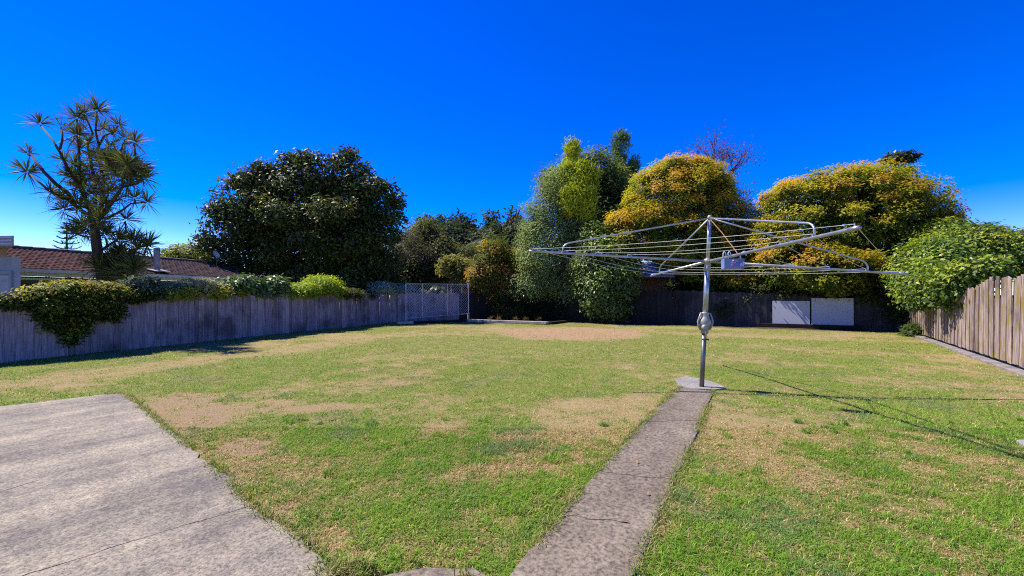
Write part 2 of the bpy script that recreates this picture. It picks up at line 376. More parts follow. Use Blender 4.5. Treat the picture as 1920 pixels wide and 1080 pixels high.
# ------------------------------------------------------------------ grass blades (real geometry)
def inpoly(x, y, poly):
    r = np.zeros(x.shape, bool); n = len(poly)
    for i in range(n):
        x0, y0 = poly[i][:2]; x1, y1 = poly[(i + 1) % n][:2]
        if y0 == y1: continue
        c_ = ((y0 > y) != (y1 > y)) & (x < (x1 - x0) * (y - y0) / (y1 - y0) + x0); r ^= c_
    return r
CONC = [patio_pts, path_l + [(-.25, 1.9), (.55, 1.9)] + path_r[::-1], [(-.02, 2.38), (-.22, 2.52), (-.5, 2.55), (-.75, 2.47), (-.88, 2.42), (-.75, 1.9), (-.3, 1.9)],
        [gpx(1266, 713), gpx(1286, 708), gpx(1318, 713), gpx(1346, 722), gpx(1362, 730), gpx(1340, 733), gpx(1274, 727)]]
LF0, LFd = Vector((-12.5, 9.86, 0)), Vector((.307, .952, 0)).normalized()
def left_fence_pt(px):
    q = (px - 960) / F; t = (q * LF0.y - LF0.x) / (LFd.x - q * LFd.y); return LF0 + LFd * t
LEFT_END = left_fence_pt(731); MID_END = Vector((-1.1, 30.0, 0)); BACK_R = Vector((18.0, 19.5, 0)); RIGHT_N = Vector((10.8, 9.0, 0)); RIGHT_D = (BACK_R - RIGHT_N).normalized()
RIGHT_0 = RIGHT_N - RIGHT_D * 2.2
YARD = [(-16, -1), LF0 - LFd * 6, LEFT_END, MID_END, BACK_R, RIGHT_0, (9.3, 1)]
def sample(n, y0, y1, pw):
    u = rng.random(n)
    Y = (y0 ** pw + u * (y1 ** pw - y0 ** pw)) ** (1 / pw)
    X = (rng.random(n) * 2 - 1) * 1.27 * Y + 0.0
    return X, Y
def blades(n, y0, y1, pw, ln, wd, segs):
    X, Y = sample(n, y0, y1, pw)
    keep = inpoly(X, Y, YARD)
    for c_ in CONC: keep &= ~inpoly(X, Y, c_)
    X, Y = X[keep], Y[keep]
    dry, dirt, soil, circ = dry_dirt(X, Y)
    clump = fbm(X * 9, Y * 9, 77, 2)
    k2 = rng.random(len(X)) < np.clip(1.15 - dirt * .9 - soil * 1.2, 0, 1) * np.clip(.35 + clump * 1.2 - dry * .3, .12, 1)
    X, Y, dry, dirt, clump = X[k2], Y[k2], dry[k2], dirt[k2], clump[k2]
    n = len(X); lush = np.clip(fbm(X * .8, Y * .8, 15) * 2.2 - .6, 0, 1) * (1 - dry)
    longp = np.clip((fbm(X * 1.1, Y * 1.1, 17) - .52) * 6, 0, 1) * (Y < 5) * (X < 1.2)
    L = ln * (.55 + .9 * rng.random(n)) * (1 - .35 * dry + .35 * lush + .7 * longp)
    W = wd * (.7 + .6 * rng.random(n))
    az = rng.random(n) * 2 * np.pi; lean = rng.random(n) * .9 + .5 + .25 * dry
    lean = np.clip(lean, .3, 1.45)
    H = np.stack([np.cos(az), np.sin(az), np.zeros(n)], -1); S = np.stack([-np.sin(az), np.cos(az), np.zeros(n)], -1)
    b = np.stack([X, Y, gheight(X, Y) - .004], -1)
    tip = b + H * (L * np.sin(lean))[:, None]; tip[:, 2] += L * np.cos(lean) * .8
    g1 = np.array([.09, .225, .022]); g2 = np.array([.225, .36, .03]); st = np.array([.56, .43, .22]); blu = np.array([.14, .23, .10])
    r = rng.random((n, 1)); pat = np.clip((fbm(X * 2.2, Y * 2.2, 88) - .35) * 3, 0, 1)[:, None]
    col = g1 * (1 - r) + g2 * r
    col = col * (1 - .45 * pat) + .45 * pat * (g2 * 1.1)
    bl = np.clip((fbm(X * 1.6, Y * 1.6, 99) - .58) * 6, 0, 1)[:, None]; col = col * (1 - .7 * bl) + blu * .7 * bl
    isdry = (rng.random(n) < np.maximum(.07 + .66 * dry, dirt * .85))[:, None]
    col = np.where(isdry, np.where(rng.random((n, 1)) < .5, np.array([.38, .225, .11]), st) * (.65 + .7 * rng.random((n, 1))), col)
    col *= (.75 + .5 * rng.random((n, 1)))
    if segs == 1:
        V = np.stack([b - S * W[:, None], b + S * W[:, None], tip], 1); return V, col
    mid = b + H * (L * .5 * np.sin(lean * .55))[:, None]; mid[:, 2] += L * .5 * np.cos(lean * .55)
    V = np.stack([b - S * W[:, None] * .8, b + S * W[:, None] * .8, mid + S * W[:, None] * .7, mid - S * W[:, None] * .7], 1)
    V2 = np.stack([mid - S * W[:, None] * .7, mid + S * W[:, None] * .7, tip], 1)
    return V, V2, col
A4, A3, Ac = blades(330000, 2.15, 5.2, 1.75, .047, .0028, 2)
B3, Bc = blades(330000, 5.2, 11, 1.2, .045, .0052, 1)
C3, Cc = blades(300000, 11, 30, 1.0, .05, .011, 1)
def stuff(o, label, cat):
    o['kind'] = 'stuff'; tag(o, label, cat); return o
V4 = A4; Vt = np.concatenate([A3, B3, C3])
# one object: triangles only
# taller tufts and weeds
cx, cy = sample(330, 2.2, 5.6, 1.9); kp = inpoly(cx, cy, YARD)
for c_ in CONC: kp &= ~inpoly(cx, cy, c_)
dd_ = dry_dirt(cx, cy); kp &= (dd_[2] < .2) & (dd_[3] < .3) & (dd_[0] < .7) & (dd_[1] < .25); cx, cy = cx[kp], cy[kp]
tn = 46; tx = np.repeat(cx, tn); ty = np.repeat(cy, tn); m_ = len(tx); tr = np.repeat(.02 + .06 * rng.random(len(cx)), tn); th_ = rng.random(m_) * 6.283; rr_ = tr * np.sqrt(rng.random(m_))
bx = tx + np.cos(th_) * rr_; by = ty + np.sin(th_) * rr_; hl = np.repeat(.035 + .05 * rng.random(len(cx)) ** 2, tn) * (.6 + .6 * rng.random(m_)); az = rng.random(m_) * 6.283; ln_ = .2 + .9 * rng.random(m_)
b0_ = np.stack([bx, by, gheight(bx, by)], -1); S_ = np.stack([-np.sin(az), np.cos(az), 0 * az], -1) * (.0022 + .0007 * by)[:, None]; tp_ = b0_ + np.stack([np.cos(az) * np.sin(ln_), np.sin(az) * np.sin(ln_), np.cos(ln_)], -1) * hl[:, None]
tc_ = np.array([[.11, .23, .035], [.16, .29, .035], [.15, .25, .09], [.24, .32, .04], [.5, .4, .2]])[np.repeat(rng.choice(5, len(cx), p=[.3, .3, .15, .17, .08]), tn)] * (.7 + .6 * rng.random((m_, 1)))
T3 = np.stack([b0_ - S_, b0_ + S_, tp_], 1); Vt = np.concatenate([Vt, T3])
Q = np.concatenate([A4[:, [0, 1, 2]], A4[:, [0, 2, 3]], Vt]); Qc = np.concatenate([Ac, Ac, Ac, Bc, Cc, tc_])
stuff(fast_mesh('grass', Q, 3, M_GRASS, Qc), 'short patchy half-dry grass covering the back lawn', 'grass')
print('grass tris', len(Q))
# fallen leaves scattered over lawn and concrete
fx_, fy_ = sample(900, 2.2, 24, 1.3); fy2 = inpoly(fx_, fy_, YARD) & ~inpoly(fx_, fy_, CONC[0]); fx_, fy_ = fx_[fy2], fy_[fy2]; m_ = len(fx_)
zz = gheight(fx_, fy_) + .012
for c_ in CONC: zz = np.where(inpoly(fx_, fy_, c_), .034, zz)
az = rng.random(m_) * 6.283; l_ = (.012 + .014 * rng.random(m_))[:, None] * (1 + fy_[:, None] * .04); A_ = np.stack([np.cos(az), np.sin(az), .3 * rng.normal(size=m_)], -1); B_ = np.stack([-np.sin(az), np.cos(az), .4 * rng.normal(size=m_)], -1); p_ = np.stack([fx_, fy_, zz + .006], -1)
LV = np.stack([p_ - A_ * l_, p_ + B_ * l_ * .4, p_ + A_ * l_, p_ - B_ * l_ * .4], 1)
stuff(fast_mesh('fallen_leaves', LV, 4, M_MATTE, np.array([[.2, .11, .05], [.32, .2, .09], [.45, .36, .2], [.13, .08, .05]])[rng.integers(0, 4, m_)]), 'small dry brown leaves scattered over the lawn and slabs', 'leaves')
# longer uncut fringe along the slab edges
def fringe(pts, n, ln, seed):
    r = np.random.default_rng(seed); out = []; cols = []
    seg = [(Vector(pts[i][:2]), Vector(pts[i + 1][:2])) for i in range(len(pts) - 1)]; Ls = np.array([(b_ - a_).length for a_, b_ in seg])
    for i in r.choice(len(seg), n, p=Ls / Ls.sum()):
        a_, b_ = seg[i]; q = a_.lerp(b_, float(r.random()))
        q = q + Vector((float(r.normal() * .03), float(r.normal() * .03)))
        if fbm(np.array([q.x * 3.]), np.array([q.y * 3.]), 5)[0] < .42: continue
        L = ln * float(.4 + r.random()); az = float(r.random() * 6.28); le = float(.5 + r.random() * .9); W = .003
        H = Vector((math.cos(az), math.sin(az), 0)); S = Vector((-H.y, H.x, 0)); b0 = Vector((q.x, q.y, .0))
        m_ = b0 + H * L * .5 * math.sin(le * .5) + Vector((0, 0, L * .5 * math.cos(le * .5))); t_ = m_ + H * L * .5 * math.sin(le * 1.3) + Vector((0, 0, L * .5 * math.cos(le * 1.3)))
        out.append([b0 - S * W, b0 + S * W, m_ + S * W * .8]); out.append([b0 - S * W, m_ + S * W * .8, m_ - S * W * .8]); out.append([m_ - S * W * .8, m_ + S * W * .8, t_])
        c_ = [(.12, .21, .03), (.23, .29, .05), (.46, .36, .18), (.26, .17, .09)][int(r.choice(4, p=[.35, .3, .25, .1]))]
        cols += [c_] * 3
    return np.array([[tuple(v) for v in t] for t in out]), np.array(cols)
fr = [fringe([gpx(170, 746)] + e, 4200, .085, 1), fringe(path_l, 3400, .075, 2), fringe(path_r, 3000, .065, 3), fringe([gpx(1122, 886), gpx(1150, 890), gpx(1180, 893)], 130, .03, 12), fringe([gpx(1185, 925), gpx(1205, 930)], 120, .03, 13), fringe([(-1.1, 2.45), (-.75, 2.5), (-.45, 2.57), (-.2, 2.54), (0, 2.42)], 1300, .10, 4), fringe([(-.9, 2.36), (-.75, 2.42), (-.45, 2.49), (-.2, 2.47)], 1500, .08, 6), fringe([gpx(0, 765), gpx(220, 739)], 900, .05, 5)]
stuff(fast_mesh('grass_fringe', np.concatenate([f_[0] for f_ in fr]), 3, M_GRASS, np.concatenate([f_[1] for f_ in fr])), 'longer uncut grass fringe along the concrete edges', 'grass')

# ------------------------------------------------------------------ timber fences, every board its own part
def board_meshes(mat, wd, th, n, seed):
    r = np.random.default_rng(seed); out = []
    for i in range(n):
        j = r.normal(size=6) * .012; hw = wd / 2 * (1 + r.normal() * .03)
        vs = [(-hw, -th / 2, 0), (hw, -th / 2, 0), (hw, th / 2, 0), (-hw, th / 2, 0),
              (-hw + j[0] * .4, -th / 2, .55), (hw + j[1] * .4, -th / 2, .55), (hw + j[1] * .4, th / 2, .55), (-hw + j[0] * .4, th / 2, .55),
              (-hw + j[2], -th / 2, 1 + j[4]), (hw + j[3], -th / 2, 1 + j[5]), (hw + j[3], th / 2, 1 + j[5]), (-hw + j[2], th / 2, 1 + j[4])]
        fs = [(3, 2, 1, 0), (8, 9, 10, 11)]
        for b_ in (0, 4):
            for q in range(4): fs.append((b_ + q, b_ + (q + 1) % 4, b_ + 4 + (q + 1) % 4, b_ + 4 + q))
        me_ = bpy.data.meshes.new('board'); me_.from_pydata(vs, [], fs); me_.materials.append(mat); me_.update(); out.append(me_)
    return out
def fence(name, label, p0, p1, front, hfun, mat, spacing, wd, seed, alt=.02, lean=0, z0=-.07, gap=(), matfun=None, group=None):
    p0 = Vector(p0); p1 = Vector(p1); d = (p1 - p0).normalized(); L = (p1 - p0).length; front = Vector(front); front = (front - d * front.dot(d)).normalized()
    root = thing(name, label, 'fence', p0, group); r = random.Random(seed)
    ms = board_meshes(mat, wd, .019, 6, seed); alts = {}
    ang = math.atan2(d.y, d.x); n = int(math.ceil(L / spacing))
    for i in range(n):
        s_ = (i + .5) * spacing; q = p0 + d * s_ + front * (alt * (i % 2) + .0 + r.uniform(-.003, .003))
        if any(a_ <= s_ <= b_ for a_, b_ in gap): continue
        mset = ms
        if matfun:
            m_ = matfun(s_)
            if m_ is not mat:
                if m_ not in alts: alts[m_] = board_meshes(m_, wd, .019, 6, seed + 1)
                mset = alts[m_]
        o = bpy.data.objects.new('board', mset[r.randrange(6)]); COL.objects.link(o)
        h = hfun(s_) * r.uniform(.972, 1.014)
        o.location = (q.x, q.y, z0 + r.uniform(-.01, .015)); o.scale = (1, 1, h - z0); o.rotation_euler = (r.gauss(0, .006), lean + r.gauss(0, .008), ang)
        par(o, root)
    for s_ in np.arange(.3, L, 2.4):
        q = p0 + d * float(s_) - front * .10
        MB().box((q.x, q.y, hfun(float(s_)) * .48), .1, .1, hfun(float(s_)) * .96, d).build('post', M_POSTW, root)
    for fr_ in (.2, .78):
        m_ = MB(); c_ = (p0 + p1) / 2 - front * .035
        N = 6
        for j in range(N):
            a_ = p0.lerp(p1, j / N); b_ = p0.lerp(p1, (j + 1) / N); cc = (a_ + b_) / 2 - front * .035; hh = (hfun((j + .5) / N * L)) * fr_
            m_.box((cc.x, cc.y, hh), (b_ - a_).length, .045, .07, d)
        m_.build('rail', M_POSTW, root)
    return root
FS = LF0 - LFd * 3.0
fence('paling_fence', 'long grey shaded paling fence running down the left side of the lawn', FS, LEFT_END, (.95, -.31, 0), lambda s: 1.60 + .0075 * s, M_FENCE_L, .168, .185, 1, .022)
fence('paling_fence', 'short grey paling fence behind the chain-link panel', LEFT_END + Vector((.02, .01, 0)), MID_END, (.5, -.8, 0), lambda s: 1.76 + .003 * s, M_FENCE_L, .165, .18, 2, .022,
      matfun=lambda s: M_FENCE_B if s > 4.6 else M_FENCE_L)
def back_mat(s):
    return M_FENCE_PALE_SHADED if s > 12.2 else M_FENCE_B
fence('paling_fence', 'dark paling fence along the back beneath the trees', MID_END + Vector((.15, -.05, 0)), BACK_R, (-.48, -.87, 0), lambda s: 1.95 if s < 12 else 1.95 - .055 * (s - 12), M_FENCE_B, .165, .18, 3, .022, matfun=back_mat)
def rh(s):        # top drops away towards the corner
    f = s - 2.2
    if f < 2.1: return 2.03
    return max(1.15, 2.0 - (f - 2.1) * .13)
fence('paling_fence', 'sunlit pinkish-grey paling fence with yellow lichen on the right', RIGHT_0, BACK_R - RIGHT_D * .1, (-.82, .57, 0), rh, M_FENCE_R, .185, .205, 4, .022, lean=-.035, z0=.10)
# concrete mowing strip below it
nrm = Vector((-RIGHT_D.y, RIGHT_D.x, 0))
m_ = MB(); q0 = RIGHT_0 + nrm * .14; q1 = BACK_R - RIGHT_D * 1.2 + nrm * .14
m_.box(((q0 + q1) / 2) + Vector((0, 0, .0)), (q1 - q0).length, .24, .10, RIGHT_D)
o = m_.build('mowing_strip', plain('mowing_strip_concrete', (.2, .175, .165), .9, 0, .35, 3), None, bevel=.01); o['kind'] = 'structure'

# ------------------------------------------------------------------ foliage
GAIN = np.array([1.55, 1.5, 1.45])
def unit(a): return a / np.maximum(np.linalg.norm(a, axis=-1, keepdims=True), 1e-9)
def nz3(p, s):
    return (np.sin(p[:, 0] * 3.1 + s) * np.sin(p[:, 1] * 2.7 + s * 1.7) + np.sin(p[:, 2] * 3.7 + s * .6) * np.sin(p[:, 0] * 5.3 - s) + .6 * np.sin(p[:, 1] * 7.1 + p[:, 2] * 6.3 + s)) / 2.2
def foliage(lobes, n, L, W, clump_n, clump_r, pal, tip=None, tip_p=.8, inner=.22, up=.75, rand=.6, seed=0, bump=.13, thick=.10, axis_up=0., back=.55, droop=.12, lump=1.0, puff=.75, per=14, pflat=.8):
    """leaves in clumps, clumps in puffs, puffs over the surface of the lobes"""
    r = np.random.default_rng(seed); lob = np.array(lobes, float); C = lob[:, :3]; Rr = lob[:, 3:6]
    wgt = Rr[:, 0] * Rr[:, 1] + Rr[:, 1] * Rr[:, 2] + Rr[:, 0] * Rr[:, 2]; wgt = wgt / wgt.sum()
    nc = max(4, n // clump_n); n_in = int(nc * inner); npf = max(6, (nc - n_in) // per)
    def surf(k, thin):
        li = r.choice(len(lob), k, p=wgt); D = unit(r.normal(size=(k, 3)))
        ok = (D[:, 1] < .35) | (r.random(k) < back); return li[ok], D[ok]
    li, D = surf(npf * 4, 0); pr = puff * np.exp(r.normal(size=len(li)) * .32); pr = np.minimum(pr, .7 * Rr[li].min(1))
    rad = 1 + bump * nz3(D * lump * 1.6 + C[li] * .7, seed) - np.abs(r.normal(size=len(li))) * thick
    pc = C[li] + D * np.maximum(Rr[li] * rad[:, None] - pr[:, None] * .75, .02)
    ok = np.ones(len(li), bool)
    for j in range(len(lob)):
        dd = np.linalg.norm((pc - C[j]) / Rr[j], axis=1); ok &= ~((dd < .62) & (li != j))
    ok &= pc[:, 2] > .1
    ix = np.nonzero(ok)[0][:npf]; pc, D, li, pr = pc[ix], D[ix], li[ix], pr[ix]; npf = len(pc)
    N0 = unit(D / Rr[li]); pi = np.repeat(np.arange(npf), per)
    d2 = unit(r.normal(size=(len(pi), 3)) + N0[pi] * .75); q = pc[pi] + d2 * np.array([1, 1, pflat]) * (pr[pi] * (.72 + .33 * r.random(len(pi))))[:, None]
    topn = np.sum(d2 * N0[pi], 1) * .5 + d2[:, 2] * .75; nn = unit(d2 * .8 + N0[pi] * .6); ptone = r.random(npf)[pi]; pfl = (r.random(npf) < tip_p)[pi]; ptip = r.integers(0, 99, npf)[pi]
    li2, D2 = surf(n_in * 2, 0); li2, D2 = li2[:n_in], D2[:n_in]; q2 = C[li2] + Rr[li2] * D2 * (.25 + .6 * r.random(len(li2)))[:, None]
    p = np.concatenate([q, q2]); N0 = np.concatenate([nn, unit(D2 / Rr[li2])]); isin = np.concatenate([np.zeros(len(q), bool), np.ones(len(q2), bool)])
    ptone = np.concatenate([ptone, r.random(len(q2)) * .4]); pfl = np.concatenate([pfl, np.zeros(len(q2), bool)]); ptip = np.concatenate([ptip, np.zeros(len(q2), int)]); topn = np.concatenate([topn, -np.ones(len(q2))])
    g = p[:, 2] > .1; p, N0, isin, ptone, pfl, ptip, topn = p[g], N0[g], isin[g], ptone[g], pfl[g], ptip[g], topn[g]; nc = len(p)
    ci = np.repeat(np.arange(nc), clump_n); m = len(ci)
    off = np.clip(r.normal(size=(m, 3)), -1.7, 1.7) * clump_r * np.array([1, 1, .75])
    pos = p[ci] + off
    nrm = unit(N0[ci] * .8 + np.array([0, 0, up]) + r.normal(size=(m, 3)) * rand * .62)
    ax = r.normal(size=(m, 3)) + unit(off) * .9 + np.array([0, 0, axis_up]); ax = unit(ax - nrm * np.sum(ax * nrm, 1, keepdims=True)); b = np.cross(nrm, ax)
    l = (L * (.65 + .7 * r.random(m)))[:, None] * np.where(isin[ci], 1.35, 1)[:, None]; w_ = (W * (.7 + .6 * r.random(m)))[:, None] * np.where(isin[ci], 1.35, 1)[:, None]
    V = np.stack([pos, pos + ax * l * .5 + b * w_ * .5 + nrm * w_ * .12, pos + ax * l - nrm * l * droop, pos + ax * l * .5 - b * w_ * .5 + nrm * w_ * .12], 1)
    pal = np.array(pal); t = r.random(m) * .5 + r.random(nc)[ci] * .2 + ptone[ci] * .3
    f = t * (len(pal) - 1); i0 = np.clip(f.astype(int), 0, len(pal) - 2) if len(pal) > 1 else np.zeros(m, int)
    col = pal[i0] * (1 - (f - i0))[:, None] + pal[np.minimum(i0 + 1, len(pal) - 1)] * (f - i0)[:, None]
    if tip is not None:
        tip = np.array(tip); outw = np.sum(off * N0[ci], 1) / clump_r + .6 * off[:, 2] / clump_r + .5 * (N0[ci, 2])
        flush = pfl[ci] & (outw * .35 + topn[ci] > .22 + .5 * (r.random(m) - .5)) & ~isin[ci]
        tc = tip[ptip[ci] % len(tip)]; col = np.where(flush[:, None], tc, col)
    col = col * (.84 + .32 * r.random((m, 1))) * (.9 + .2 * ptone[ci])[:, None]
    return V, np.clip(col * GAIN, 0, 1)
def lb(px, py, rx, rz, Y, ry=None):
    c_ = P(px, py, Y); s_ = Y / F
    return (c_.x, c_.y, c_.z, rx * s_, ry if ry else rx * s_, rz * s_)
def branchy(mb, base, targets, r0, seed, n=7, twist=.12):
    rr = random.Random(seed)
    for t in targets:
        t = Vector(t); pts = [Vector(base)]; L = (t - Vector(base)).length
        for i in range(1, 6):
            q = Vector(base).lerp(t, i / 5); q += Vector((rr.gauss(0, 1), rr.gauss(0, 1), rr.gauss(0, .6))) * L * twist * (.35 if i < 5 else .1); pts.append(q)
        mb.tube(pts, [r0 * (1 - .17 * i) for i in range(6)], n)
def tree(name, label, cat, lobes, base, trunk_h, r0, mat, barkm=None, group=None, limbs=6, seed=1, lean=(0, 0), crown='crown', **kw):
    base = Vector(base); root = thing(name, label, cat, base, group)
    top = base + Vector((lean[0], lean[1], trunk_h)); mb = MB()
    mid_ = base.lerp(top, .5) + Vector((.03 * trunk_h, 0, 0))
    mb.tube([base - Vector((0, 0, .1)), base + Vector((0, 0, .25)), mid_, top], [r0 * 1.5, r0 * 1.05, r0 * .85, r0 * .7], 8)
    rr = random.Random(seed); tg = []
    for l in sorted(lobes, key=lambda q: -q[3] * q[5])[:limbs]:
        tg.append((l[0] + rr.uniform(-.3, .3) * l[3], l[1] + rr.uniform(-.3, .3) * l[4], l[2] + rr.uniform(.0, .6) * l[5]))
        tg.append((l[0] + rr.uniform(-.7, .7) * l[3], l[1] + rr.uniform(-.7, .2) * l[4], l[2] + rr.uniform(.1, .5) * l[5]))
    branchy(mb, top, tg, r0 * .55, seed, 5)
    mb.build('trunk', barkm or M_BARK, root, smooth=True)
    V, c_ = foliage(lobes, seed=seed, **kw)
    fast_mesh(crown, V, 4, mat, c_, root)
    return root

# ---- magnolia
mg = [lb(x_, y_, rx_, rz_, Y_) for x_, y_, rx_, rz_, Y_ in (
    (400, 420, 20, 15, 26), (397, 452, 22, 20, 26), (418, 396, 22, 20, 26.5), (416, 369, 13, 9, 26.5), (442, 346, 19, 13, 27), (468, 340, 20, 18, 27), (488, 318, 14, 9, 27.5), (516, 322, 22, 16, 28), (548, 303, 16, 13, 28), (577, 303, 21, 12, 28),
    (606, 302, 20, 11, 28), (638, 306, 22, 15, 28), (652, 291, 10, 8, 28), (674, 322, 18, 17, 27.5), (700, 350, 20, 18, 27), (724, 355, 17, 12, 27), (740, 378, 12, 16, 27), (741, 408, 14, 20, 27), (730, 444, 18, 20, 27), (424, 476, 26, 24, 26), (402, 488, 14, 12, 25.5), (446, 504, 26, 16, 26),
    (480, 425, 56, 58, 27.5), (560, 395, 72, 70, 29), (640, 392, 68, 66, 29), (690, 428, 42, 52, 28), (600, 470, 105, 62, 29), (500, 478, 70, 44, 27.5), (690, 490, 60, 45, 29), (575, 346, 72, 36, 28.4), (690, 385, 40, 42, 28), (505, 360, 44, 32, 28), (650, 340, 36, 30, 28.4), (530, 400, 34, 30, 25.6), (620, 400, 38, 30, 26), (585, 450, 40, 26, 25.8), (470, 380, 30, 24, 26), (660, 455, 34, 28, 26.4), (620, 525, 120, 28, 29.5))]
tree('magnolia_tree', 'large dark glossy broad-leaved magnolia tree behind the left fence', 'tree', mg, (P(580, 555, 28).x, 28, 0), 2.2, .32, M_MAG, M_BARK, seed=11, limbs=9,
     n=80000, L=.26, W=.11, clump_n=12, clump_r=.30, pal=[(.018, .028, .007), (.034, .05, .011), (.055, .072, .014)], tip=[(.075, .09, .018), (.10, .08, .02), (.06, .08, .018)], tip_p=.4, inner=.2, up=.6, rand=.8, bump=.15, puff=.7, per=11, thick=.12, pflat=.65)

# ---- golden dome trees
GOLD = [(.31, .235, .012), (.33, .225, .015), (.28, .235, .012), (.235, .225, .012), (.31, .20, .020), (.19, .21, .012)]
GG = [(.032, .055, .008), (.07, .105, .011), (.13, .155, .015)]
d1 = [lb(1270, 385, 100, 95, 27, 3.4), lb(1262, 348, 48, 54, 26.6, 1.7), lb(1205, 430, 72, 65, 26, 2.5), lb(1330, 420, 72, 90, 27, 2.8), lb(1178, 452, 44, 50, 25.6, 1.8), lb(1285, 452, 80, 58, 25.5, 2.2), lb(1370, 480, 45, 70, 26, 2), lb(1335, 512, 55, 38, 25, 1.7), lb(1220, 350, 40, 40, 27, 1.5), lb(1300, 345, 60, 48, 27, 2), lb(1390, 530, 40, 40, 24, 1.3)]
tree('golden_tree', 'domed golden-tipped tree left of the clothesline mast, beside the tall conifers', 'tree', d1, (P(1275, 555, 27).x, 27.3, 0), 2.6, .26, M_LEAF, M_BARKD, 'domed golden trees over the back fence', seed=21,
     n=115000, L=.15, W=.074, clump_n=26, clump_r=.17, pal=GG, tip=GOLD, tip_p=.93, inner=.22, bump=.05, thick=.06, up=.8, rand=.55, puff=.72, per=13, pflat=.62)
d2 = [lb(1585, 420, 150, 112, 23.5, 4.4), lb(1590, 378, 72, 70, 22.6, 2.4), lb(1500, 420, 75, 95, 22.5, 2.4), lb(1660, 420, 90, 85, 23, 2.7), lb(1700, 470, 80, 70, 23, 2.4), lb(1480, 490, 55, 65, 21.6, 1.7), lb(1560, 505, 90, 55, 21.0, 2.0), lb(1650, 515, 80, 50, 21, 1.8), lb(1735, 500, 40, 60, 21, 1.5), lb(1445, 455, 28, 60, 22.5, 1.2), lb(1755, 455, 36, 60, 22.5, 1.4), lb(1530, 370, 60, 60, 22.6, 2.2), lb(1650, 370, 70, 60, 22.4, 2.4)]
tree('golden_tree', 'largest domed golden-tipped tree above the white boards at right', 'tree', d2, (P(1600, 555, 23.5).x, 23.6, 0), 2.4, .3, M_LEAF, M_BARKD, 'domed golden trees over the back fence', seed=22,
     n=150000, L=.145, W=.072, clump_n=26, clump_r=.16, pal=GG, tip=GOLD[2:] + [(.235, .205, .012), (.26, .19, .018)], tip_p=.93, inner=.22, bump=.04, thick=.06, up=.8, rand=.55, puff=.66, per=13, pflat=.62)

# ---- centre group
gg = [lb(1035, 400, 50, 65, 28.5, 1.9), lb(1020, 470, 52, 60, 28, 2), lb(1060, 360, 45, 55, 29, 1.7), lb(1085, 440, 40, 75, 29, 1.7), lb(1000, 430, 28, 38, 28, 1.1), lb(1050, 530, 48, 40, 28, 1.6), lb(1000, 530, 35, 40, 28, 1.2)]
tree('grey_green_tree', 'tall grey-green small-leaved tree behind the raised garden bed', 'tree', gg, (P(1045, 555, 28).x, 28, 0), 2.4, .15, M_MATTE, M_BARKD, seed=31,
     n=60000, L=.16, W=.055, clump_n=14, clump_r=.26, pal=[(.065, .10, .03), (.12, .17, .055), (.21, .26, .10)], inner=.2, bump=.3, up=.8, rand=.7, puff=.8, per=15, thick=.16, pflat=.7)
dk = [lb(1110, 350, 65, 70, 33, 2.6), lb(1130, 420, 60, 80, 32, 2.6), lb(1085, 330, 40, 45, 33, 1.8), lb(1150, 370, 40, 60, 34, 1.8), lb(1120, 500, 60, 60, 32, 2), lb(1040, 345, 30, 40, 33, 1.4)]
tree('evergreen_tree', 'dark green leafy tree between the grey-green tree and the first golden dome', 'tree', dk, (P(1115, 555, 33).x, 33, 0), 3, .25, M_LEAF, M_BARKD, seed=32,
     n=50000, L=.22, W=.10, clump_n=14, clump_r=.34, pal=[(.025, .042, .014), (.05, .075, .02), (.11, .14, .04)], tip=[(.14, .18, .04)], tip_p=.4, inner=.2, bump=.25, puff=.85, per=12, thick=.14, pflat=.65)
for (label, cols, lbs, sd_) in (('lime-green feathery conifer with two soft spires beside the golden dome', [(.16, .21, .012), (.26, .31, .018), (.33, .34, .022)],
                          [lb(1073, 288, 7, 22, 28.4, .35), lb(1065, 330, 11, 28, 28.0, .45), lb(1094, 330, 12, 26, 27.6, .45), lb(1070, 382, 14, 34, 27.2, .5), lb(1100, 378, 12, 36, 27.3, .45), lb(1084, 355, 13, 30, 27.6, .5), lb(1108, 335, 6, 24, 27.8, .3)], 33),
                         ('tall blue-green columnar conifer spire rising behind the golden dome', [(.035, .07, .03), (.06, .11, .05), (.09, .14, .07)],
                          [lb(1156, 278, 9, 34, 36, .5), lb(1171, 268, 7, 28, 36, .4), lb(1188, 310, 6, 26, 36, .4), lb(1163, 325, 17, 45, 36, .9), lb(1181, 350, 12, 42, 36, .7), lb(1160, 390, 30, 50, 36, 1.2)], 34)):
    tree('conifer', label, 'tree', lbs, (lbs[-1][0], lbs[-1][1], 0), 5, .14, M_MATTE, M_BARKD, seed=sd_, limbs=3,
         n=15000, L=.26, W=.06, clump_n=14, clump_r=.2, pal=cols, inner=.2, bump=.4, axis_up=1.6, up=.1, rand=.8, puff=.42, per=8, thick=.3)
cam_l = [lb(1135, 470, 45, 45, 26, 1.5), lb(1125, 540, 48, 50, 25.6, 1.6), lb(1160, 520, 38, 55, 25.6, 1.4), lb(1105, 500, 28, 40, 25.8, 1), lb(1140, 575, 40, 25, 25.5, 1.2), lb(1115, 440, 20, 25, 26.5, .8)]
tree('leafy_shrub', 'tall bright green broad-leaved shrub growing at the lawn edge behind the dirt circle', 'shrub', cam_l, (P(1135, 555, 25.7).x, 25.8, 0), 1.2, .08, M_GLOSS, M_BARKD, seed=35,
     n=30000, L=.19, W=.10, clump_n=10, clump_r=.22, pal=[(.03, .055, .014), (.06, .10, .022), (.11, .17, .035)], tip=[(.15, .2, .03)], tip_p=.35, inner=.25, bump=.16)
